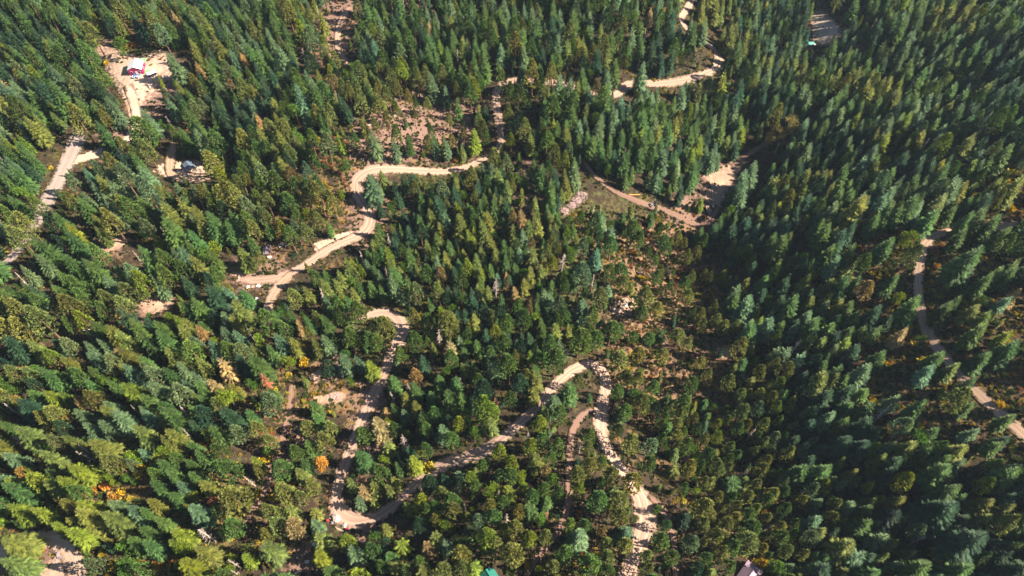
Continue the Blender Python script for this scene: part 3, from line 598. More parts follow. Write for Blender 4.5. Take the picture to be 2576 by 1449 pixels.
(2, 2): "Po 170 885 200;Po 230 955 140;Po 310 925 90;Po 430 900 130;Po 440 975 150;Pg 660 840 130;Po 590 730 130;Pg 800 770 110;Pg 860 780 90;Po 660 985 120;Po 640 1125 90;Pg 810 905 110;Po 775 1050 130;Pg 880 1030 120;Po 360 600 110;Po 640 600 140;Po 560 480 100;Pg 60 430 130;Pg 400 815 110;Po 340 1145 130;Po 330 1240 130;Po 550 1170 200;Po 160 1175 90;Po 60 1055 110;Po 100 1265 160;Po 50 1340 130;Fb 960 455 110;Fb 1025 395 90;Fo 1220 310 110;Fo 1230 560 100;Fg 1140 615 120;Fo 1540 525 120;Fb 1600 430 140;Fy 1490 440 110;Py 1110 745 130;Fb 1245 725 80;Po 1205 885 130;Fb 1060 875 120;Fb 1045 1005 160;Pb 1020 1135 150;Py 1515 850 90;Py 1740 685 160;Py 2350 725 140;Fo 2050 690 110;Fd 1960 880 200;Fd 2080 920 250;Fd 2290 1130 280;Fb 1990 550 170;Fb 2140 585 130;Fb 2550 590 110;Fb 2240 340 130;Fo 2360 155 170;Fg 1840 125 150;Fb 1640 85 130;Fd 2090 230 200;Dp 1555 180 90;Dg 1840 1150 90;Fd 1650 950 230;Fg 1510 1030 120;Fd 1430 270 180;Fd 1400 420 180;Fg 2430 430 130;Fg 2500 230 130;Fg 2200 140 110;Po 520 40 90;Po 640 270 110;Po 760 250 80;Pg 790 360 90;Pg 220 490 130;Pg 460 310 110;Po 380 450 110;Pg 430 500 100;Lt 860 300 90;Fg 790 40 130;Fo 860 100 110;Fg 180 120 90;Fg 200 230 110;Pg 120 300 90;Po 640 420 110;Po 700 480 110;Fg 1290 130 130;Fd 1290 20 150;Fg 1270 260 120;Fd 1500 320 150;Fo 1460 860 130;Fg 1430 930 150;Py 1450 750 90;Fo 1620 1170 140;Sb 1390 1280 200;Fo 1540 1300 120;Fg 1760 1250 130;Fo 1880 1340 130;Fb 1640 1350 120;Fo 2060 1240 150;Fg 2330 1290 150;Fo 2330 1010 150;Fo 2510 910 150;Fg 2560 1200 150;Po 280 560 90;Po 300 820 100;By 1820 340 50;By 1440 110 60;By 2400 140 80;By 990 620 70;Bo 870 610 70;Bo 660 970 90;By 600 1340 110;By 660 1310 90;Bo 610 960 90;Bo 830 590 70;By 550 1340 80;Bo 90 150 90;Fg 1100 1300 120;Fb 850 1370 110;Fo 960 1390 110;Fo 890 1430 90;Fg 1040 1290 110;Fo 1690 1010 120;Fg 2150 830 120;Fo 1350 700 90;Fo 1310 650 100;Pt 1110 770 80;Bo 2420 780 110;Pg 40 760 100;Po 40 680 60;Fg 1940 330 130",
}
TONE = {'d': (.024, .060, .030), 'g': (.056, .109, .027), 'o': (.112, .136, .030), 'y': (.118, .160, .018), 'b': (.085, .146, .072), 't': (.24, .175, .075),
        'r': (.20, .055, .03), 'p': (.30, .15, .11)}
TONEP = dict(TONE, g=(.076, .139, .032), o=(.142, .161, .042), y=(.152, .197, .022), b=(.112, .168, .082))
TONEL = {'g': (.075, .150, .020), 'y': (.145, .205, .016), 'o': (.42, .22, .04), 't': (.24, .20, .06)}
TONEB = {'y': (.37, .275, .022), 'o': (.33, .165, .032)}
KCODE = {'F': 'fir', 'P': 'pine', 'L': 'leafy', 'S': 'spoke', 'B': 'bush', 'D': 'snag', 'R': 'rusty'}
WORD = {'fir': {'d': 'dark green', 'g': 'green', 'o': 'olive', 'y': 'yellow-green', 'b': 'blue-green', 't': 'tan-brown'},
        'pine': {'d': 'dark green', 'g': 'green', 'o': 'olive', 'y': 'yellow-green', 'b': 'grey-green', 't': 'tan-brown'},
        'leafy': {'g': 'green', 'y': 'yellow-green', 'o': 'orange', 't': 'tan'}, 'bush': {'y': 'golden yellow', 'o': 'orange'},
        'snag': {'g': 'grey', 'p': 'pinkish'}, 'rusty': {'r': 'rust-red', 'p': 'pinkish brown'}}
WORD['spoke'] = WORD['fir']

PL = []     # plants: dict(kind, tone, x, y, h, r, hand)
def tall(kind, w, r):
    if kind == 'fir': return 2.8 + w * 2.15 * r.uniform(0.92, 1.12)
    if kind == 'spoke': return 3.5 + w * 2.0 * r.uniform(0.92, 1.1)
    if kind == 'pine': return 4.6 + w * 1.95 * r.uniform(0.9, 1.15)
    if kind == 'leafy': return 1.5 + w * 1.55 * r.uniform(0.9, 1.2)
    if kind == 'bush': return w * 0.6
    if kind == 'snag': return 7 + w * 1.2
    return 4 + w * 1.9

hu = []
for (c, rr), txt in HAND.items():
    for e in txt.split(';'):
        k, x, y, w = e.split()
        if (c, rr) == (0, 2) and (k == 'Py' or (k == 'Po' and 185 < float(w) < 245)): k = 'F' + k[1]
        hu.append((KCODE[k[0]], k[1], 858.67 * c + float(x) / 3, 483 * rr + float(y) / 3, float(w) / 3 * (.88 if (c, rr) in ((0, 1), (0, 2), (2, 2)) and float(w) < 240 else 1)))
g0 = at(np.array([q[2] for q in hu]), np.array([q[3] for q in hu]), 12.0)
_, zz = pix(g0 + np.array([0, 0, 12.0]))
for q, z in zip(hu, zz):
    if q[0] in ('fir', 'pine') and q[2] > 2000 and zone(q[2], q[3] + 25) == 'y' and R.random() < .30: continue
    wm = q[4] * z / FPX
    h = tall(q[0], wm, R) * (.82 if zone(q[2], q[3] + 20) in 'ko' else 1)
    p = at(np.array([q[2]]), np.array([q[3]]), h * 0.96)[0]
    PL.append(dict(kind=q[0], tone=q[1], x=p[0], y=p[1], h=h, r=wm / 2 * (0.99 if q[0] != 'bush' else 1.1), hand=True))

# ------------------------------------------------------------------ the rest of the wood
SPACE = dict(f=.68, g=.74, d=.68, p=.70, m=.74, k=.95, o=.95, y=.95, b=.76)
CELL = 4.0; grid = {}
def put(p): grid.setdefault((int(p['x'] // CELL), int(p['y'] // CELL)), []).append(p)
def near(x, y, r, k=0.62):
    i0, j0 = int(x // CELL), int(y // CELL)
    for i in range(i0 - 2, i0 + 3):
        for j in range(j0 - 2, j0 + 3):
            for q in grid.get((i, j), ()):
                d = k * (r + q['r'])
                if (q['x'] - x) ** 2 + (q['y'] - y) ** 2 < d * d: return True
    return False
for p in PL:
    if p['kind'] != 'bush': put(p)

RC = 6.0; rgrid = {}
for q in road_pts: rgrid.setdefault((int(q[0] // RC), int(q[1] // RC)), []).append(q)
def on_road(x, y, extra):
    i0, j0 = int(x // RC), int(y // RC)
    for i in range(i0 - 1, i0 + 2):
        for j in range(j0 - 1, j0 + 2):
            for q in rgrid.get((i, j), ()):
                if (q[0] - x) ** 2 + (q[1] - y) ** 2 < (q[2] + extra) ** 2: return q
    return None
padbox = [(min(a[0] for a in w), max(a[0] for a in w), min(a[1] for a in w), max(a[1] for a in w), w) for w in PADPOLY]
def on_pad(x, y, m=0.0):
    for a, b_, c, d, w in padbox:
        if a - m < x < b_ + m and c - m < y < d + m and inside(w, x, y): return True
    return False

# where a crown would hide a road the photograph shows, or throw its shade on a sunny stretch
HIDE = set()
for q in road_pts:
    if any(math.hypot(q[4] - a, q[5] - b_) < r_ for a, b_, r_ in VEIL): continue
    for a in (-1, 0, 1):
        HIDE.add((int((q[4] + a * 8) // 8), int(q[5] // 8)))
for w in PADPOLY:
    puv, _ = pix(np.concatenate([w, ground(w[:, 0], w[:, 1])[:, None]], -1))
    for uu in np.arange(puv[:, 0].min(), puv[:, 0].max(), 6):
        for vv in np.arange(puv[:, 1].min(), puv[:, 1].max(), 6):
            if inside(puv, uu, vv): HIDE.add((int(uu // 8), int(vv // 8)))
KEEP = [(343, 178, 5.5), (384, 190, 3), (384, 216, 3), (372, 182, 2.5), (480, 424, 3.2), (493, 424, 2), (674, 634, 2.6), (712, 619, 1.8), (678, 647, 1.4), (1634, 517, 2.0), (1648, 513, 1.8), (1462, 497, 2.6), (1448, 508, 2.2),
        (1438, 518, 1.8), (1420, 532, 1.6), (846, 1305, 1.6), (867, 1322, 1.4), (826, 1311, 1.0), (779, 1380, 2.4), (787, 1370, 1.6), (766, 1395, 2.2), (773, 1414, 1.8), (155, 1394, 2.0), (1234, 1462, 4.0), (1228, 1446, 2.6),
        (1874, 1465, 4.2), (1884, 1436, 3.4), (2039, 113, 2.4), (1596, 492, 2.2), (750, 1404, 1.6), (750, 1439, 1.4), (1500, 497, 4.0), (1535, 500, 4.0), (1560, 515, 3.0), (1819, 498, 1.5), (646, 752, 1.2), (1572, 768, 1.4)]
kg = at(np.array([k[0] for k in KEEP], float), np.array([k[1] for k in KEEP], float)); KEEPW = [(g[0], g[1], k[2]) for g, k in zip(kg, KEEP)]
for (u, v, q), g in zip(KEEP, kg):
    w = q * FPX / math.hypot(*g[:2], CAMZ) * .75
    for uu in np.arange(u - w, u + w + 1, 6):
        for vv in np.arange(v - w * .8, v + w * .6 + 1, 6): HIDE.add((int(uu // 8), int(vv // 8)))
def kept(x, y, m=0.6): return any((x - a) ** 2 + (y - b_) ** 2 < (q + m) ** 2 for a, b_, q in KEEPW)
def hides(x, y, h, r):
    g = float(ground(x, y)); n = 0
    P = np.array([[x + dx, y, g + h * t] for t, dx in ((.97, 0), (.85, 0), (.72, 0), (.6, 0), (.45, 0), (.3, 0), (.5, r * .8), (.5, -r * .8), (.7, r * .6), (.7, -r * .6), (.3, r * .9), (.3, -r * .9))])
    uv, _ = pix(P)
    for u, v in uv:
        if (int(u // 8), int(v // 8)) in HIDE: n += 1
    return n
def shades(x, y, h):
    g = float(ground(x, y))
    for t in (.55, .75, .92):
        L = h * t / math.tan(SUN_EL)
        q = on_road(x - TOSUN.x / math.cos(SUN_EL) * L, y - TOSUN.y / math.cos(SUN_EL) * L, 0.0)
        if q is not None and q[3] > 0: return True
        if on_pad(x - TOSUN.x / math.cos(SUN_EL) * L, y - TOSUN.y / math.cos(SUN_EL) * L): return True
    return False

#        chance, kinds, tones, crown radius range
ZK = {
 'f': (1.0, 'fir:81 pine:12 leafy:3 spoke:3 snag:1', 'd:38 g:38 b:12 o:9 y:3', (1.5, 2.6)),
 'g': (.95, 'fir:58 pine:32 leafy:4 spoke:4 snag:2', 'd:22 g:35 o:25 b:11 y:4 t:3', (1.55, 2.9)),
 'p': (.85, 'pine:70 fir:18 leafy:6 spoke:4 snag:2', 'g:40 o:36 b:10 y:8 d:6', (1.5, 2.75)),
 'm': (.95, 'fir:60 pine:18 leafy:11 spoke:8 snag:3', 'g:30 o:36 d:14 y:7 b:6 t:7', (1.15, 2.2)),
 'o': (.12, 'pine:62 fir:32 leafy:6', 'o:45 g:40 y:8 d:7', (1.3, 2.2)),
 'k': (.06, 'pine:82 fir:12 leafy:6', 'g:46 o:38 b:10 y:6', (1.2, 2.05)),
 'y': (.05, 'fir:66 pine:20 leafy:12 spoke:2', 'g:42 o:26 b:18 y:8 t:6', (1.6, 2.8)),
 'b': (.92, 'fir:58 pine:24 leafy:16 spoke:2', 'o:36 g:24 y:22 b:18', (1.7, 3.0)),
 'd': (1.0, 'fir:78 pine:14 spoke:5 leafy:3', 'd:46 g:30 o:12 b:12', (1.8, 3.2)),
 '.': (.02, 'fir:100', 'g:100', (.8, 1.2)),
}
def table(s):
    a = [x.split(':') for x in s.split()]; return [x[0] for x in a], [float(x[1]) for x in a]
ZK = {k: (a, table(b_), table(c), d) for k, (a, b_, c, d) in ZK.items()}
fr = np.random.default_rng(5)
cand = np.stack([fr.uniform(-275, 290, 60000), fr.uniform(-28, 320, 60000)], -1)
cp, cz = pix(np.concatenate([cand, ground(cand[:, 0], cand[:, 1])[:, None]], -1))
for (x, y), (u, v), z in zip(cand, cp, cz):
    mx = 40 * FPX / z
    if u < -mx or u > 2576 + mx * 1.3 or v < -mx * .8 or v > 1449 + mx * 1.1: continue
    zc = zone(u, v, 22, R)
    ch, kk, tt, (ra, rb) = ZK[zc]
    if R.random() > ch: continue
    kind = R.choices(*kk)[0]; tone = R.choices(*tt)[0]
    r = ra + (rb - ra) * R.random() ** 1.4
    c1 = .5 + .25 * (math.sin(x / 13.0 + 1.9 * math.sin(y / 17.0)) + math.sin(y / 11.0 + 2.3 * math.sin(x / 19.0 + 1)))
    c2 = .5 + .25 * (math.sin(x / 7.3 + 2.1 * math.sin(y / 9.0 + 2)) + math.sin(y / 6.7 + 1.7 * math.sin(x / 8.1)))
    if c2 < .16 and zc in 'fgmb' and R.random() < .6: continue
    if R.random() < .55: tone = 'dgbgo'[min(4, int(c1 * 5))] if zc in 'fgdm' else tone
    if kind == 'snag': tone = 'g'; r = R.uniform(.7, 1.2)
    if kind == 'leafy': r *= 0.85; tone = {'d': 'g', 'b': 'g', 'o': 'g', 't': 'g'}.get(tone, tone)
    if near(x, y, r, SPACE.get(zc, .8)): continue
    if on_road(x, y, 1.2) is not None or on_pad(x, y) or kept(x, y): continue
    h = tall(kind, 2 * r, R)
    nh = hides(x, y, h, r)
    if nh >= 1 and R.random() < (0.995 if nh > 1 else 0.93): continue
    if shades(x, y, h) and R.random() < 0.88: continue
    p = dict(kind=kind, tone=tone, x=x, y=y, h=h, r=r, hand=False)
    PL.append(p); put(p)
n0 = len(PL)
PL = [p for p in PL if not (p['hand'] and p['kind'] in ('fir', 'pine', 'spoke', 'leafy') and (hides(p['x'], p['y'], p['h'], p['r']) >= 5 or on_road(p['x'], p['y'], 0) is not None or kept(p['x'], p['y'], 0)))
      and not (p['hand'] and p['r'] < 2.6 and shades(p['x'], p['y'], p['h']) and R.random() < .6)]
print('dropped by the roads', n0 - len(PL))
# shoots of young trees under and between the big ones
for (x, y), (u, v), z in zip(cand[:26000], cp[:26000], cz[:26000]):
    mx = 12 * FPX / z
    if u < -mx or u > 2576 + mx or v < -mx or v > 1449 + mx: continue
    zc = zone(u, v, 22, R)
    if R.random() > {'m': .75, 'y': .06, 'b': .4, 'k': .08, 'g': .3, 'd': .35, 'o': .14, 'p': .28, 'f': .15}.get(zc, 0): continue
    r = R.uniform(0.5, 0.95)
    if near(x, y, r, 0.6) or on_road(x, y, 0.8) is not None or on_pad(x, y) or kept(x, y): continue
    kind = R.choices(['fir', 'pine', 'leafy'], [60, 15, 25])[0]; tone = R.choices('godyb', [34, 34, 16, 10, 6])[0]
    if kind == 'leafy': tone = 'y' if R.random() < .3 else 'g'
    h = tall(kind, 2 * r, R)
    if hides(x, y, h, r) and R.random() < .8: continue
    p = dict(kind=kind, tone=tone, x=x, y=y, h=h, r=r, hand=False); PL.append(p); put(p)
print('plants', len(PL))
# ------------------------------------------------------------------ sizes in the picture, and which plants stand alone as objects
for p in PL:
    k = KIND[p['kind']]; p['v'] = R.randrange(len(k)); _, _, _, H, CR = k[p['v']]
    p['z'] = float(ground(p['x'], p['y'])); p['sc'] = (p['r'] / CR, p['h'] / H); p['yaw'] = R.uniform(0, 6.283)
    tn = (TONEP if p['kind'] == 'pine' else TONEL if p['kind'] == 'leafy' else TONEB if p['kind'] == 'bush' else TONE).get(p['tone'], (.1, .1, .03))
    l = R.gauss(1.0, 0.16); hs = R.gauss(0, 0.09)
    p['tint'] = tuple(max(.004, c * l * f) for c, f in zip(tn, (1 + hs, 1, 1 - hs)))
mid = np.array([[p['x'], p['y'], p['z'] + p['h'] * (.62 if p['kind'] != 'bush' else .5)] for p in PL])
uv, zz = pix(mid)
tipuv, _ = pix(np.array([[p['x'], p['y'], p['z'] + p['h'] * .92] for p in PL]))
for p, a, z, t in zip(PL, uv, zz, tipuv):
    p['uv'] = (float(a[0]), float(a[1])); p['tip'] = (float(t[0]), float(t[1])); p['px'] = p['r'] * FPX / z; p['dep'] = float(z)
    p['in'] = 4 < a[0] < 2572 and 4 < a[1] < 1445
# how much of a crown is open to view: taller crowns nearer the camera cover it
cov = {}
for p in PL: cov.setdefault((int(p['uv'][0] // 40), int(p['uv'][1] // 40)), []).append(p)
for p in PL:
    u, v = p['tip']; n = 0.0
    for i in range(int(u // 40) - 2, int(u // 40) + 3):
        for j in range(int(v // 40) - 2, int(v // 40) + 3):
            for q in cov.get((i, j), ()):
                if q is not p and q['dep'] < p['dep'] - .5:
                    d = math.hypot(q['uv'][0] - u, q['uv'][1] - v) / (q['px'] + 1)
                    if d < 1.0: n += 1 - d
    p['open'] = 1 / (1 + 2.5 * n)

SINGLE = []
for kinds, most in ((('fir', 'spoke'), 300), (('pine',), 300), (('leafy',), 200), (('bush',), 300), (('snag',), 100), (('rusty',), 100)):
    c = [p for p in PL if p['kind'] in kinds and p['in'] and p['open'] > 0.42]
    c.sort(key=lambda p: -p['px'] * (1.25 if p['hand'] else 1) * p['open'] ** .5)
    for p in c[:most]: p['single'] = True; SINGLE.append(p)

NAMES = {'fir': ('fir_tree', 'fir tree'), 'spoke': ('fir_tree', 'fir tree'), 'pine': ('pine_tree', 'pine tree'), 'leafy': ('larch_tree', 'larch'), 'bush': ('bush', 'bush'),
         'snag': ('dead_tree', 'dead tree'), 'rusty': ('withered_tree', 'withered tree')}
GROUPS = {'fir_tree': 'fir trees of the forest', 'pine_tree': 'pine trees of the forest', 'larch_tree': 'bright larches among the conifers', 'bush': 'autumn bushes on the forest floor',
          'dead_tree': 'bare dead trees in the forest', 'withered_tree': 'withered red-brown trees'}
NOUN = {'fir_tree': 'fir', 'pine_tree': 'pine', 'larch_tree': 'larch', 'bush': 'bush', 'dead_tree': 'bare dead trunk', 'withered_tree': 'withered tree'}

LAND = [('crimson house', 345, 172), ('green-roofed cabin', 1233, 1440), ('mauve-roofed house', 1878, 1437), ('widest hairpin bend', 1490, 915),
        ('big hairpin boulder', 846, 1305), ('left road loop', 1010, 805), ('bottom sunny road stretch', 1615, 1300), ('bottom left sandy lot', 165, 1425),
        ('right grassy track bend', 2312, 650), ('upper S-bend', 893, 455), ('pink slash pile', 1450, 510), ('lower two-track path', 1432, 1200),
        ('narrow hillside path', 700, 1130), ('straight left road', 925, 1030), ('bottom right corner', 2500, 1400), ('bare log landing', 1815, 475),
        ('left edge', 20, 900), ('right edge', 2550, 900), ('brown camp trailer', 779, 1380), ('collapsed plank shed', 674, 630), ('road fork', 730, 692), ('upper right road curve', 1808, 145),
        ('orange hillside', 1600, 760), ('grassy track end', 2480, 1010), ('lowest road curve', 1100, 1175), ('pale bare bank', 830, 1003),
        ('blue-grey metal shed', 479, 424), ('broad pale pine', 582, 1290), ('dark ravine', 2050, 1050), ('golden brush patch', 280, 1180), ('bottom edge middle', 1288, 1440)]
ORD = ['nearest', 'second nearest', 'third nearest', 'fourth nearest', 'fifth nearest', 'sixth nearest', 'seventh nearest', 'eighth nearest', 'ninth nearest', 'tenth nearest', 'eleventh nearest', 'twelfth nearest']
def side(p, L):
    du, dv = p['uv'][0] - L[1], p['uv'][1] - L[2]
    if abs(du) > abs(dv): return 'right of' if du > 0 else 'left of'
    return 'below' if dv > 0 else 'above'
vis = [p for p in PL if p['in']]
rank = {}
for li, L in enumerate(LAND):
    b = {}
    for p in vis:
        nm = NAMES[p['kind']][0]; w = WORD[p['kind']][p['tone']]
        b.setdefault((nm, w, side(p, L)), []).append((math.hypot(p['uv'][0] - L[1], p['uv'][1] - L[2]), id(p)))
    for key, lst in b.items():
        lst.sort()
        for r_, (d, i) in enumerate(lst[:40]): rank.setdefault(i, []).append((r_, d, key, li))
used = set()
def size_word(p, nm):
    if nm == 'bush': return ''
    return 'tall ' if p['h'] > 17 else 'young ' if p['h'] < 9 else ''
for p in sorted(SINGLE, key=lambda q: -q['px']):
    best = sorted(rank.get(id(p), []), key=lambda t: (t[0] + t[1] / 400.0))
    lab = None
    if best:
        r_, d, (nm, w, sd), li = best[0]
        wn = (w + ' ' + NOUN[nm])
        o_ = ORD[r_] if r_ < 12 else None
        if o_: lab = '%s, %s %s the %s' % (wn, o_ + ' of its colour', sd, LAND[li][0])
        else: lab = '%s, number %d outward %s the %s' % (wn, r_ + 1, sd, LAND[li][0])
    else:
        nm = NAMES[p['kind']][0]; lab = '%s %s deep in the forest' % (WORD[p['kind']][p['tone']], NOUN[nm])
    p['label'] = lab

def give(o, p):
    o['tint'] = [float(c) for c in p['tint']]
first = {}
for p in SINGLE:
    nm, cat = NAMES[p['kind']]; c, t, both, H, CR = KIND[p['kind']][p['v']]
    sx, sz = p['sc']; tilt = (R.gauss(0, .025), R.gauss(0, .025), p['yaw'])
    if t is None:
        o = bpy.data.objects.new(nm, c); COL.objects.link(o); give(o, p)
    else:
        key = (p['kind'], p['v'])
        if key not in first:
            o = bpy.data.objects.new(nm, None); COL.objects.link(o); o.empty_display_size = .5
            for pn, me in (('crown', c), ('trunk', t)):
                q = bpy.data.objects.new(pn, me); COL.objects.link(q); q.parent = o
            first[key] = (o, list(o.children))
        else:
            src, parts = first[key]
            o = src.copy(); COL.objects.link(o)
            for ch in parts:
                q = ch.copy(); COL.objects.link(q); q.parent = o
                give(q, p)
        for ch in (first[key][1] if o is first[key][0] else []): give(ch, p)
    o.location = (p['x'], p['y'], p['z'] - .05); o.rotation_euler = tilt; o.scale = (sx, sx, sz)
    tag(o, p['label'], cat, GROUPS[nm])

# ------------------------------------------------------------------ the rest of the forest as one mass per kind, and the undergrowth
def mass(name, label, meshes, pts, rot, scl, tint, idx):
    lib = bpy.data.collections.new(name + '_patterns')
    for i, me in enumerate(meshes):
        lib.objects.link(bpy.data.objects.new('%s_pattern.%03d' % (name, i), me))
    me = bpy.data.meshes.new(name); me.from_pydata([tuple(p) for p in pts], [], [])
    for an, typ, arr in (('rot', 'FLOAT_VECTOR', rot), ('scl', 'FLOAT_VECTOR', scl), ('tint', 'FLOAT_VECTOR', tint)):
        a = me.attributes.new(an, typ, 'POINT'); a.data.foreach_set('vector', np.asarray(arr, np.float32).ravel())
    a = me.attributes.new('which', 'INT', 'POINT'); a.data.foreach_set('value', np.asarray(idx, np.int32))
    o = bpy.data.objects.new(name, me); COL.objects.link(o); tag(o, label, kind='stuff')
    g = bpy.data.node_groups.new(name, 'GeometryNodeTree')
    g.interface.new_socket('Geometry', in_out='INPUT', socket_type='NodeSocketGeometry'); g.interface.new_socket('Geometry', in_out='OUTPUT', socket_type='NodeSocketGeometry')
    n = g.nodes; i_, o_ = n.new('NodeGroupInput'), n.new('NodeGroupOutput')
    ci = n.new('GeometryNodeCollectionInfo'); ci.inputs[0].default_value = lib; ci.inputs['Separate Children'].default_value = True; ci.inputs['Reset Children'].default_value = True
    ip = n.new('GeometryNodeInstanceOnPoints'); ip.inputs['Pick Instance'].default_value = True
    def na(nm, typ):
        q = n.new('GeometryNodeInputNamedAttribute'); q.data_type = typ; q.inputs[0].default_value = nm
        return next(s for s in q.outputs if s.enabled and s.name == 'Attribute')
    er = n.new('FunctionNodeEulerToRotation'); g.links.new(na('rot', 'FLOAT_VECTOR'), er.inputs[0])
    g.links.new(i_.outputs[0], ip.inputs['Points']); g.links.new(ci.outputs[0], ip.inputs['Instance']); g.links.new(na('which', 'INT'), ip.inputs['Instance Index'])
    g.links.new(er.outputs[0], ip.inputs['Rotation']); g.links.new(na('scl', 'FLOAT_VECTOR'), ip.inputs['Scale']); g.links.new(ip.outputs[0], o_.inputs[0])
    md = o.modifiers.new(name, 'NODES'); md.node_group = g
    return o

for kinds, name, label in ((('fir', 'spoke'), 'fir_forest', 'dense green fir forest covering the slopes'), (('pine',), 'pine_forest', 'olive pine woods spread over the slopes'),
                           (('leafy',), 'larch_thicket', 'scattered bright green larch saplings in the forest')):
    meshes = []; off = {}
    for k in kinds: off[k] = len(meshes); meshes += [e[2] for e in KIND[k]]
    q = [p for p in PL if p['kind'] in kinds and not p.get('single')]
    mass(name, label, meshes, [(p['x'], p['y'], p['z'] - .05) for p in q], [(R.gauss(0, .03), R.gauss(0, .03), p['yaw']) for p in q],
         [(p['sc'][0], p['sc'][0], p['sc'][1]) for p in q], [p['tint'] for p in q], [off[p['kind']] + p['v'] for p in q])

# undergrowth: shrubs, seedlings and tufts by the thousand
UC = {'f': (.2, 'ggdo'), 'g': (.35, 'gggdoyb'), 'p': (.60, 'gggdoby'), 'm': (.75, 'gggdooyb'), 'o': (.60, 'ogbobtg'), 'k': (1.0, 'yogrtgboog'), 'y': (1.0, 'yogrggbyog'), 'b': (1.0, 'yogrggyoog'), 'd': (.40, 'gdgo'), '.': (.03, 'og')}
UT = {'g': (.055, .085, .020), 'd': (.025, .05, .022), 'o': (.120, .112, .030), 'y': (.34, .26, .035), 'r': (.24, .115, .045), 'b': (.10, .078, .045), 't': (.26, .18, .115)}
pts, rot, scl, tint, idx = [], [], [], [], []
uc = np.stack([fr.uniform(-250, 260, 190000), fr.uniform(5, 300, 190000)], -1)
up_, uz = pix(np.concatenate([uc, ground(uc[:, 0], uc[:, 1])[:, None]], -1))
pn = np.sin(uc[:, 0] / 6.1 + 1.3 * np.sin(uc[:, 1] / 8.3)) + np.sin(uc[:, 1] / 5.3 + 1.7 * np.sin(uc[:, 0] / 9.7))
for (x, y), (u, v), z, n_ in zip(uc, up_, uz, pn):
    if u < -160 or u > 2740 or v < -120 or v > 1600: continue
    ch, cs = UC[zone(u, v, 26, R)]
    if R.random() > ch: continue
    if on_road(x, y, -0.1) is not None or kept(x, y, -.3) or (on_pad(x, y) and R.random() < .88): continue
    c = cs[int((n_ + 2) / 4.001 * len(cs))] if R.random() < .7 else R.choice(cs)
    s = R.uniform(.20, .52) * (1.15 if cs[0] == 'y' else 1) * (1.5 if R.random() < .1 else 1)
    pts.append((x, y, float(ground(x, y)) - .05)); rot.append((R.gauss(0, .15), R.gauss(0, .15), R.uniform(0, 6.28))); scl.append((s * R.uniform(.8, 1.3), s, s * R.uniform(.6, 1.1)))
    l = R.gauss(1, .2); tint.append(tuple(max(.004, q * l * R.uniform(.85, 1.15)) for q in UT[c])); idx.append(R.randrange(4))
mass('undergrowth', 'brush of green, gold and rust shrubs on the forest floor', [e[0] for e in KIND['bush']], pts, rot, scl, tint, idx)
print('singles', len(SINGLE), 'undergrowth', len(pts))
# ------------------------------------------------------------------ the thin blue air between the camera and the far slopes
hz = MB(); hz.box((0, 250, 92), (1500, 1100, 200))
hm = NB('air'); pv = hm.n('ShaderNodeVolumePrincipled'); pv.inputs['Color'].default_value = (.62, .80, 1.0, 1); pv.inputs['Density'].default_value = 0.00007; pv.inputs['Anisotropy'].default_value = 0.1
hm.t.links.new(pv.outputs[0], hm.out.inputs['Volume'])
tag(hz.build('haze', hm.m), kind='stuff', label='thin bluish haze over the valley')
# ------------------------------------------------------------------ buildings, vehicles and the things people left in the clearings
def gp(u, v, lift=0.0):
    p = at(np.array([float(u)]), np.array([float(v)]))[0]; return (float(p[0]), float(p[1]), float(p[2]) + lift)
def bearing(a, c):
    return math.atan2(c[1] - a[1], c[0] - a[0])

M_WHITE = plain('white_metal', (.80, .80, .78), .35, 0, .04)
M_REDW = plain('crimson_boards', (.36, .010, .085), .6, 0, .12, 3)
M_PALEW = plain('pale_boards', (.58, .50, .42), .7, 0, .1, 3)
M_GLASS = plain('dark_glass', (.03, .04, .05), .08, 0, .1, 1, .6)
M_TARP = plain('green_tarp', (.16, .50, .15), .55, 0, .25, 2)
M_BLUE = plain('blue_paint', (.02, .12, .42), .3, 0, .1)
M_SILVER = plain('silver_paint', (.42, .44, .47), .28, .3, .08)
M_DARKP = plain('dark_blue_paint', (.02, .022, .05), .3, 0, .1)
M_RUBBER = plain('tyre_rubber', (.02, .02, .02), .85, 0, .2)
M_WOOD = plain('cut_timber', (.42, .25, .12), .8, 0, .3, 4)
M_ORANGE = plain('fresh_orange_timber', (.62, .24, .05), .7, 0, .2, 3)
M_PLANK = plain('grey_weathered_planks', (.17, .14, .165), .9, 0, .4, 5)
M_BROWN = plain('brown_boards', (.16, .085, .05), .8, 0, .3, 4)
M_STEEL = plain('blue_grey_sheet_metal', (.12, .155, .22), .35, .2, .12, 2)
M_STONE = plain('grey_boulder', (.36, .30, .28), .9, 0, .35, 1.6)
M_REDP = plain('red_paint', (.50, .03, .04), .5, 0, .2)
M_STICK = plain('pinkish_dry_sticks', (.44, .31, .30), .9, 0, .35, 2)
def ribbed(name, lo, hi, axis=1, pitch=7.0):
    b = NB(name); tc = b.n('ShaderNodeTexCoord'); s = b.n('ShaderNodeSeparateXYZ'); b.set(s.inputs[0], tc.outputs['Object'])
    w = b.math('SINE', b.math('MULTIPLY', s.outputs[axis], pitch * 6.283))
    f = b.noise(1.2, 4, .6)
    return b.done(b.bsdf(b.mix(f, lo, hi), .38, .15, .4, bump=w, bstr=.5, bdist=.03))
M_ROOFW = ribbed('white_metal_roof', (.80, .80, .80), (.86, .86, .85), 1, 3)
M_ROOFG = ribbed('green_metal_roof', (.015, .13, .105), (.035, .19, .15), 1, 3)
M_ROOFM = ribbed('mauve_metal_roof', (.19, .125, .18), (.26, .18, .23), 1, 3)
M_ROOFT = ribbed('teal_metal_roof', (.08, .28, .25), (.12, .33, .30), 1, 3)

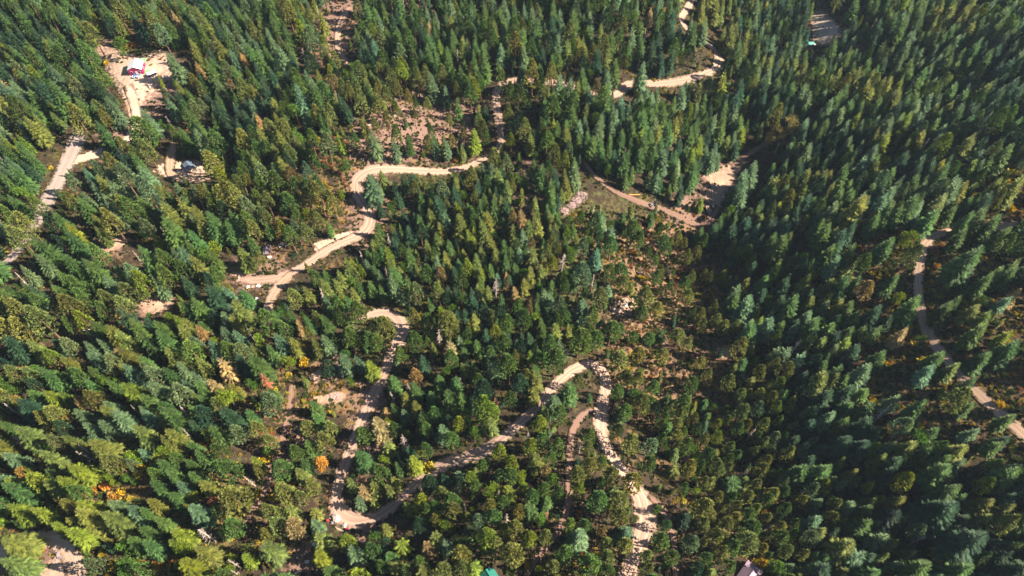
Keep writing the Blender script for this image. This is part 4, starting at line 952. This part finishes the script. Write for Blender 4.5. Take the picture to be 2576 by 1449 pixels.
def gable(name, label, cat, loc, rz, L, Wd, H, rise, wall, roof, over=.25, windows=(), door=None, chimney=None, porch=None):
    """Ridge along local x; foot at loc."""
    t = tag(empty(name, loc, rz), label, cat)
    m = MB()
    x0, x1, y = -L / 2, L / 2, Wd / 2; b = -1.0
    P = [(x0, -y, b), (x1, -y, b), (x1, y, b), (x0, y, b), (x0, -y, H), (x1, -y, H), (x1, y, H), (x0, y, H), (x0, 0, H + rise), (x1, 0, H + rise)]
    m.v = P; m.f = [(3, 2, 1, 0), (0, 1, 5, 4), (2, 3, 7, 6), (1, 2, 6, 9, 5), (3, 0, 4, 8, 7), (4, 5, 9, 8), (6, 7, 8, 9)]; m.leaf = [.5] * 7; m.mi = [0] * 7
    m.build('wall', wall, t)
    r = MB(); sl = rise / y; th = .07; ox0, ox1, oy = x0 - over, x1 + over, y + over
    for sg in (-1, 1):
        top = H + rise + .04; ez = H + rise - sl * oy + .04
        a = [(ox0, 0, top), (ox1, 0, top), (ox1, sg * oy, ez), (ox0, sg * oy, ez)]
        a2 = [(p[0], p[1], p[2] + th) for p in a]
        n = len(r.v); r.v += a + a2
        F = [(0, 1, 2, 3), (7, 6, 5, 4), (3, 2, 6, 7), (1, 5, 6, 2), (0, 3, 7, 4)]
        for f in F: r.f.append(tuple(n + i for i in (f if sg > 0 else f[::-1]))); r.leaf.append(.5); r.mi.append(0)
    ro = r.build('roof', roof, t)
    cp = MB(); cp.tube([(ox0 - .01, 0, H + rise + .12), (ox1 + .01, 0, H + rise + .12)], [.06, .06], 6); cp.build('ridge_cap', roof, ro)
    for fx, fy, fz, w, h in windows:
        wb = MB(); d = .05
        if abs(fx) > L / 2 - .01: wb.box((fx, fy, fz), (d, w + .1, h + .1))
        else: wb.box((fx, fy, fz), (w + .1, d, h + .1))
        wo_ = wb.build('window', M_WHITE, t)
        gb = MB(); sx = .035 * (1 if fx > 0 else -1); sy = .035 * (1 if fy > 0 else -1)
        if abs(fx) > L / 2 - .01: gb.box((fx + sx, fy, fz), (.03, w, h))
        else: gb.box((fx, fy + sy, fz), (w, .03, h))
        gb.build('pane', M_GLASS, wo_)
    if door:
        fx, fy, w, h = door; db = MB()
        if abs(fx) > L / 2 - .01: db.box((fx, fy, h / 2), (.06, w, h))
        else: db.box((fx, fy, h / 2), (w, .06, h))
        db.build('door', M_WHITE, t)
    if chimney:
        cb = MB(); cb.tube([(chimney[0], chimney[1], H), (chimney[0], chimney[1], H + rise + .6)], [.11, .11], 8); cb.build('stove_pipe', M_STEEL, ro)
    return t

def pickup(label, loc, rz, paint, cabpaint=None, bed=None, s=1.0):
    t = tag(empty('pickup_truck', loc, rz), label, 'pickup truck', 'vehicles parked in the clearings'); t.scale = (s, s, s)
    m = MB(); m.prism([(-1.35, -.46), (1.2, -.46), (1.33, -.36), (1.33, .36), (1.2, .46), (-1.35, .46)], .24, .55); m.build('body', paint, t)
    m = MB()
    ring0 = [(-.25, -.42), (.62, -.42), (.62, .42), (-.25, .42)]; ring1 = [(-.15, -.34), (.34, -.34), (.34, .34), (-.15, .34)]
    m.v = [(x, y, .55) for x, y in ring0] + [(x, y, .92) for x, y in ring1]
    m.f = [(4, 5, 6, 7), (0, 1, 5, 4), (1, 2, 6, 5), (2, 3, 7, 6), (3, 0, 4, 7)]; m.leaf = [.5] * 5; m.mi = [0, 1, 1, 1, 1]
    m.build('cab', [cabpaint or paint, M_GLASS], t)
    m = MB()
    for c, d in (((-.8, -.43, .62), (1.06, .06, .14)), ((-.8, .43, .62), (1.06, .06, .14)), ((-1.32, 0, .62), (.06, .80, .14))): m.box(c, d)
    m.build('bed_wall', bed or paint, t)
    for x in (-.85, .82):
        for y in (-.44, .44):
            w = MB(); w.tube([(x, y - .07, .2), (x, y + .07, .2)], [.2, .2], 12); wo_ = w.build('wheel', M_RUBBER, t)
            w = MB(); w.tube([(x, y - .08, .2), (x, y + .08, .2)], [.1, .1], 8); w.build('rim', M_SILVER, wo_)
    for y in (-.3, .3):
        w = MB(); w.box((1.33, y, .44), (.05, .16, .09)); w.build('headlight', M_WHITE, t)
    return t

# white-roofed red house
hb = gp(343, 190); hang = rad(-84)
gable('red_house', 'small crimson house with a blazing white metal roof in the sandy clearing', 'house', (hb[0], hb[1] + 2.4, hb[2]), hang, 4.4, 4.7, 2.3, 1.15, M_REDW, M_ROOFW, .12,
      windows=((2.21, -1.3, 1.4, .7, .6), (2.21, 1.4, 1.4, .6, .6), (0, 2.36, 1.0, .8, .6)), door=(2.21, .25, .7, 1.6), chimney=(-.8, .9))
p = gp(340, 192); pickup('blue pickup parked before the crimson house', p, rad(80), M_BLUE, bed=M_WHITE, s=.95)
p = gp(351, 191.5); pickup('silver pickup parked beside the blue one at the house', p, rad(74), M_SILVER, s=.95)
def trailer(label, loc, rz, L=2.9, Wd=1.5, H=1.3, roof=M_WHITE, side=M_DARKP):
    t = tag(empty('trailer', loc, rz), label, 'trailer')
    m = MB(); m.box((0, 0, .35 + (H - .35) / 2), (L, Wd, H - .35)); m.build('body', side, t)
    m = MB(); m.prism([(-L / 2 - .06, -Wd / 2 - .06), (L / 2 + .06, -Wd / 2 - .06), (L / 2 + .06, Wd / 2 + .06), (-L / 2 - .06, Wd / 2 + .06)], H, H + .1); m.build('roof', roof, t)
    m = MB(); m.tube([(L / 2, 0, .4), (L / 2 + .7, 0, .35)], [.05, .05], 6); m.build('tow_bar', M_STEEL, t)
    for y in (-Wd / 2, Wd / 2):
        w = MB(); w.tube([(0, y - .07, .22), (0, y + .07, .22)], [.22, .22], 10); w.build('wheel', M_RUBBER, t)
    return t
p = gp(384, 190); trailer('white-topped box trailer right of the crimson house', p, rad(36))
for (u, v, a, w, d, lab) in ((358, 152, .1, 3.0, 1.4, 'pale green tarp spread behind the crimson house'), (322, 173, 1.5, 1.9, 1.2, 'pale green tarp left of the crimson house'), (372.5, 181.5, .1, 2.0, 1.8, 'square green tarp between the crimson house and the trailer')):
    m = MB(); nx, ny = 9, 7
    G = [[(w * (i / (nx - 1) - .5) + R.uniform(-.04, .04), d * (j / (ny - 1) - .5) + R.uniform(-.04, .04), .42 + R.uniform(-.03, .05) - .22 * ((abs(i / (nx - 1) - .5) * 2) ** 4 + (abs(j / (ny - 1) - .5) * 2) ** 4) / 2) for i in range(nx)] for j in range(ny)]
    for j in range(ny - 1):
        for i in range(nx - 1): m.poly([G[j][i], G[j][i + 1], G[j + 1][i + 1], G[j + 1][i]])
    p = gp(u, v); o = m.build('tarp', M_TARP, None, p, a); tag(o, lab, 'tarp')
    so = o.modifiers.new('cloth', 'SOLIDIFY'); so.thickness = .04
# garden frame with a white crate
c4 = [gp(371, 213), gp(387, 207), gp(398, 218), gp(380, 226)]
cx = sum(p[0] for p in c4) / 4; cy = sum(p[1] for p in c4) / 4; cz = sum(p[2] for p in c4) / 4
t = tag(empty('garden_fence', (cx, cy, cz)), 'pole fence round a garden plot below the white trailer', 'fence')
for i in range(4):
    a, b_ = c4[i], c4[(i + 1) % 4]
    for hgt in (.3, .65):
        m = MB(); m.tube([(a[0] - cx, a[1] - cy, a[2] - cz + hgt), (b_[0] - cx, b_[1] - cy, b_[2] - cz + hgt)], [.06, .06], 6); m.build('rail', M_WOOD, t)
    m = MB(); m.tube([(a[0] - cx, a[1] - cy, a[2] - cz - .2), (a[0] - cx, a[1] - cy, a[2] - cz + .85)], [.08, .07], 6); m.build('post', M_WOOD, t)
def crate(name, label, cat, u, v, d, rz, mat, lid=None, group=None):
    t = tag(empty(name, gp(u, v), rz), label, cat, group)
    m = MB(); m.box((0, 0, d[2] / 2), d); m.build('box', mat, t)
    m = MB(); m.prism([(-d[0] / 2 - .04, -d[1] / 2 - .04), (d[0] / 2 + .04, -d[1] / 2 - .04), (d[0] / 2 + .04, d[1] / 2 + .04), (-d[0] / 2 - .04, d[1] / 2 + .04)], d[2], d[2] + .06); m.build('lid', lid or mat, t)
    return t
crate('crate', 'white crate inside the fenced garden plot', 'crate', 380, 218.5, (.95, .75, .5), .4, M_WHITE)

def log(label, a, c, r0, r1, mat, lift=.0, name='fallen_log', group='logs lying in the clearings', stubs=4):
    A = Vector(gp(*a)); C_ = Vector(gp(*c)); m = MB(); n = 6
    P = []
    for i in range(n):
        q = A.lerp(C_, i / (n - 1)); z = float(ground(q.x, q.y)); P.append(Vector((q.x, q.y, max(z, A.z + (C_.z - A.z) * i / (n - 1)) + r0 * .8 + lift)) - A)
    m.tube(P, [r0 + (r1 - r0) * i / (n - 1) for i in range(n)], 7)
    for _ in range(stubs):
        q = P[R.randrange(1, n)]; d = Vector((R.uniform(-1, 1), R.uniform(-1, 1), R.uniform(.1, 1))).normalized() * R.uniform(.3, .8)
        m.tube([q, q + d], [r1 * .5, r1 * .2], 4, cap=False)
    return tag(m.build(name, mat, None, tuple(A)), label, 'log', group)
log('dark log end behind the crimson house, nearest the house', (318, 146), (323, 150), .22, .18, M_BROWN)
log('dark log lying left of the trimmed log pieces behind the crimson house', (309, 143), (313, 149), .22, .16, M_BROWN)
log('straight orange timber lying beside the shaded track', (1582, 492), (1609, 491.5), .17, .15, M_ORANGE, .25, 'timber_beam', stubs=0)
log('thick pale broken trunk leaning through the firs at far left', (143, 596), (176, 640), .20, .12, M_STICK, .4)
log('thin pale broken trunk beside the thicker one at far left', (156, 600), (182, 640), .15, .08, M_STICK, .5)
log('pale log across the brown slope in the upper middle', (988, 296), (1016, 274), .17, .10, M_STICK)
log('long pale log at the left foot of the brown slope', (910, 326), (952, 304), .18, .10, M_STICK)
log('grey log on the dark soil at left, below the pale bank', (210, 832), (245, 826), .14, .08, M_SNAG)
log('bleached log with root end in the bare patch at left', (220, 828), (236, 812), .20, .08, M_SNAG, stubs=9)
log('bleached log sunk in brush left of the lower rust patch', (150, 848), (180, 868), .18, .10, M_SNAG)
log('log lying along the lower edge of the small camp yard', (515, 400), (538, 420), .2, .16, M_BROWN, stubs=1)
log('white pole on the ground below the dark campsite', (742, 1443), (758, 1435), .09, .08, M_WHITE, stubs=0)
log('thin white stick lying between gold bushes near the bottom', (294, 1446), (303, 1434), .06, .03, M_SNAG)
log('pale log beside the open orange slope at lower left', (735, 975), (742, 958), .14, .08, M_STICK)

# camper clearing
sp = gp(479, 424)
gable('metal_shed', 'blue-grey sheet metal shed in the small clearing at left', 'shed', sp, rad(-52), 3.6, 2.6, 1.3, .55, M_BROWN, M_STEEL, .2, door=(1.81, 0, .8, 1.1))
p = gp(493, 424); pickup('white pickup beside the blue-grey shed', p, rad(-40), M_WHITE, s=.85)
crate('crate', 'pale timber crate behind the blue-grey shed', 'crate', 471, 413, (.9, .5, .5), .3, M_WOOD)

# wrecked shed, car and pallets by the pullout
sp = gp(674, 634)
t = tag(empty('wrecked_shed', sp, rad(-84)), 'collapsed grey plank shed in the trees above the pullout', 'shed')
m = MB(); m.box((0, 0, .4), (3.0, 2.0, .9)); m.build('wall', M_BROWN, t)
for k in range(9):
    m = MB(); m.box((R.uniform(-.25, .25), -1.05 + k * .26, 1.0 + .35 * math.exp(-((k - 4) / 2.4) ** 2) + R.uniform(-.06, .1)), (3.2 + R.uniform(-.5, .5), .22, .05), R.uniform(-.06, .06)); m.build('roof_plank', M_PLANK, t)
m = MB(); m.tube([(-1.7, -.2, 1.5), (1.7, -.1, 1.45)], [.06, .05], 6); m.build('ridge_pole', M_SNAG, t)
p = gp(712, 619); pickup('old pickup with a white top among firs above the pullout', p, rad(28), M_DARKP, cabpaint=M_WHITE, bed=M_WHITE, s=.85)
t = tag(empty('pallet', gp(678, 647), rad(-10)), 'pale wooden pallet below the collapsed shed', 'pallet')
for k in range(5):
    m = MB(); m.box((-.55 + k * .27, 0, .2), (.2, 1.0, .04)); m.build('slat', M_PALEW, t)
for y in (-.4, 0, .4):
    m = MB(); m.box((0, y, .1), (1.3, .1, .16)); m.build('runner', M_PALEW, t)
def sheet(label, u, v, s, rz, mat):
    m = MB(); n = 6; G = [[(s * (i / (n - 1) - .5) * (1 - .5 * j / (n - 1)) + R.uniform(-.05, .05), s * (j / (n - 1) - .5), .18 + R.uniform(0, .3) * math.sin(j / (n - 1) * 3)) for i in range(n)] for j in range(n)]
    for j in range(n - 1):
        for i in range(n - 1): m.poly([G[j][i], G[j][i + 1], G[j + 1][i + 1], G[j + 1][i]])
    o = tag(m.build('plastic_sheet', mat, None, gp(u, v), rz), label, 'plastic sheet'); so = o.modifiers.new('film', 'SOLIDIFY'); so.thickness = .03
sheet('crumpled white sheet at the left below the pullout', 625, 722, 1.0, .4, M_WHITE)
sheet('crumpled white sheet at the right below the pullout', 650, 720, 1.1, 1.9, M_WHITE)
sheet('bluish white sheet among shrubs below the pullout', 646, 752, .9, 2.6, M_SILVER)

# track by the slash pile
p = gp(1634, 517); pickup('dark pickup with a white-edged bed on the shaded track', p, rad(150), M_DARKP, bed=M_WHITE, s=.85)
p = gp(1648, 513); pickup('plain dark pickup half hidden behind the white-edged one', p, rad(70), M_DARKP, s=.8)
def sticks(label, spots, n):
    A = Vector(gp(*spots[0][:2])); m = MB()
    for u, v, rr, hh in spots:
        c = Vector(gp(u, v))
        for _ in range(n):
            a = R.uniform(0, 6.28); q = rr * math.sqrt(R.random()); z = hh * (1 - (q / rr) ** 2) * R.random()
            p0 = c + Vector((q * math.cos(a), q * math.sin(a), z + .05)) - A; b_ = R.uniform(0, 6.28); l = R.uniform(.5, 1.7)
            d = Vector((math.cos(b_), math.sin(b_), R.gauss(0, .3))) * l
            m.tube([p0 - d * .5, p0 + d * .1 + Vector((0, 0, .06)), p0 + d * .5], [.05, .045, .02], 4, cap=False)
    return tag(m.build('slash_pile', M_STICK, None, tuple(A)), label, 'brush pile')
sticks('big pile of pinkish dead branches beside the shaded track', [(1462, 496, 2.1, 1.3), (1448, 508, 1.8, 1.0), (1438, 518, 1.4, .8), (1420, 532, 1.3, .6)], 120)
sticks('ring of pale branches in the corner of the lower left lot', [(150, 1398, 1.0, .3)], 40)
sticks('brushwood heap on the pale bank at lower left', [(832, 1000, 1.3, .4), (848, 997, 1.2, .4)], 50)
sticks('scrap of pale branches in the far meadow', [(2076, 82, 2.2, .4), (2092, 62, 2.0, .4)], 50)

def boulder(label, u, v, s, mat=M_STONE, seed=1, name='boulder', group='boulders at the clearings'):
    r = random.Random(seed); m = MB(); n, k = 7, 10
    for i in range(n + 1):
        th = math.pi * i / n
        for j in range(k):
            a = 6.283 * j / k; q = s * (1 + r.uniform(-.16, .16))
            m.v.append((q * math.sin(th) * math.cos(a) * 1.15, q * math.sin(th) * math.sin(a), q * .72 * math.cos(th) + s * .3))
    for i in range(n):
        for j in range(k):
            m.f.append((i * k + j, (i + 1) * k + j, (i + 1) * k + (j + 1) % k, i * k + (j + 1) % k)); m.leaf.append(.5); m.mi.append(0)
    return tag(m.build(name, mat, None, gp(u, v), r.uniform(0, 6)), label, 'boulder', group)
boulder('big grey boulder on the outside of the shaded hairpin', 846, 1305, 1.05, seed=3)
boulder('smaller lilac-grey boulder below the shaded hairpin', 867, 1322, .62, seed=5)
boulder('small dark stone left of the big hairpin boulder', 836, 1315, .45, M_PLANK, seed=6)
boulder('pale stone at the lower end of the log landing', 1793, 520, .5, M_PALEW, seed=8)
boulder('cream stone on the open orange hillside', 1572, 768, .8, M_PALEW, seed=9)
boulder('flat grey stone below the cream one on the orange hillside', 1552, 782, .6, seed=10)
for i, (u, v, lab) in enumerate(((826, 1311, 'red and white marker post left of the hairpin boulder'), (874, 1332, 'red and white marker post below the shaded hairpin'))):
    t = tag(empty('marker_post', gp(u, v), .3 * i), lab, 'marker post', 'marker posts at the shaded hairpin')
    m = MB(); m.tube([(0, 0, -.1), (0, 0, .9)], [.09, .08], 8); m.build('post', M_PALEW, t)
    m = MB(); m.box((0, 0, .75), (.5, .5, .34)); m.build('red_board', M_REDP, t)
m = MB(); m.tube([(0, 0, -.1), (0, .03, 1.2)], [.05, .04], 6); tag(m.build('white_stake', M_WHITE, None, gp(832, 1306)), 'thin white stake beside the hairpin boulder', 'stake')
def barrel(label, u, v, s, mat, group=None):
    t = tag(empty('barrel', gp(u, v)), label, 'barrel', group)
    m = MB(); m.tube([(0, 0, 0), (0, 0, s * .25), (0, 0, s * .5), (0, 0, s * .75), (0, 0, s)], [s * .34, s * .38, s * .4, s * .38, s * .34], 12); m.build('drum', mat, t)
    m = MB(); m.tube([(0, 0, s), (0, 0, s * 1.04)], [s * .30, s * .30], 12); m.build('lid', mat, t)
barrel('white barrel on the bare log landing', 1819, 498, .75, M_WHITE)

# dark campsite at the bottom
p = gp(779, 1380); trailer('brown topped camp trailer under the spreading firs near the bottom', p, rad(96), 2.7, 1.3, 1.2, M_BROWN, M_DARKP)
p = gp(787, 1370); trailer('low white-lidded trailer behind the brown topped one', p, rad(170), 1.5, .8, .7, M_WHITE, M_DARKP)
BK = [(769, 1389, 'white bucket nearest the brown topped camp trailer'), (766.5, 1394, 'second white bucket from the brown topped camp trailer'), (760, 1398, 'third white bucket from the brown topped camp trailer'), (748, 1404, 'white bucket at the far end of the camp row')]
for u, v, lab in BK: barrel(lab, u, v, .42, M_WHITE, 'white buckets at the campsite')
crate('lumber_stack', 'bright stack of cut lumber at the campsite', 'lumber stack', 773, 1414, (.9, .6, .45), .1, M_WHITE, M_PALEW)
log('short yellow post end beside the bright lumber stack', (763, 1415), (763, 1421), .09, .09, M_WOOD, stubs=0)
log('brown rail lying right of the bright lumber stack', (777, 1412), (788, 1410), .08, .07, M_WOOD, stubs=0)
log('thin pole beside the row of white buckets', (754, 1410), (768, 1397), .05, .04, M_WOOD, stubs=0)
# big tyre in the lower left lot
t = tag(empty('tractor_tyre', gp(155, 1394)), 'big grey tyre lying flat in the lower left lot', 'tyre')
for q, rr, z, nm, mt in ((.95, .24, .2, 'tread', M_PLANK), (.55, .12, .22, 'inner_ring', M_SNAG)):
    m = MB(); n, k = 24, 8
    for i in range(n):
        a = 6.283 * i / n
        for j in range(k):
            b_ = 6.283 * j / k; d = q + rr * math.cos(b_); m.v.append((d * math.cos(a), d * math.sin(a), z + rr * math.sin(b_)))
    for i in range(n):
        for j in range(k): m.f.append((i * k + j, ((i + 1) % n) * k + j, ((i + 1) % n) * k + (j + 1) % k, i * k + (j + 1) % k)); m.leaf.append(.5); m.mi.append(0)
    m.build(nm, mt, t)

# roofs at the lower edge and the far cabin
a = gp(1224, 1441); c = gp(1233.5, 1457); ang = bearing(a, c)
ctr = (a[0] + math.cos(ang) * 2.6, a[1] + math.sin(ang) * 2.6, min(a[2], c[2]))
gable('green_cabin', 'cabin with a shiny green metal roof cut by the lower edge', 'cabin', ctr, ang, 5.2, 3.1, 1.7, 1.0, M_BROWN, M_ROOFG, .3, windows=((-2.61, 0, 1.1, .7, .6), (0, 1.56, 1.0, .8, .6)), chimney=(.6, .7))
a = gp(1886, 1440); c = gp(1876, 1456); ang = bearing(a, c)
ctr = (a[0] + math.cos(ang) * 2.9, a[1] + math.sin(ang) * 2.9, min(a[2], c[2]))
t = gable('mauve_house', 'house with a mauve grey metal roof cut by the lower edge', 'house', ctr, ang, 5.6, 3.7, 1.8, 1.1, M_PALEW, M_ROOFM, .3, windows=((0, 1.86, 1.0, .8, .6), (-1.6, 1.86, 1.0, .7, .6)))
m = MB()
for z, th in ((1.55, .09),):
    P = [(-2.85, -2.15, z + .65), (-2.85, 2.15, z + .65), (-4.7, 2.15, z), (-4.7, -2.15, z)]
    m.v += P + [(x, y, q + th) for x, y, q in P]
    for f in ((0, 1, 2, 3), (7, 6, 5, 4), (0, 4, 5, 1), (1, 5, 6, 2), (2, 6, 7, 3), (3, 7, 4, 0)): m.f.append(f); m.leaf.append(.5); m.mi.append(0)
m.build('porch_roof', M_ROOFM, t)
for y in (-1.95, 1.95):
    m = MB(); m.tube([(-4.5, y, -.8), (-4.5, y, 1.6)], [.07, .07], 6); m.build('porch_post', M_PALEW, t)
p = gp(2038, 113); gable('teal_cabin', 'tiny cabin with a pale teal roof at the far meadow', 'cabin', p, rad(3), 2.0, 1.6, .9, .5, M_BROWN, M_ROOFT, .15, door=(0, -.81, .45, .75))
p = gp(2048, 115); crate('crate', 'white crate beside the tiny teal-roofed cabin', 'crate', 2049, 114, (.6, .5, .5), .2, M_WHITE)
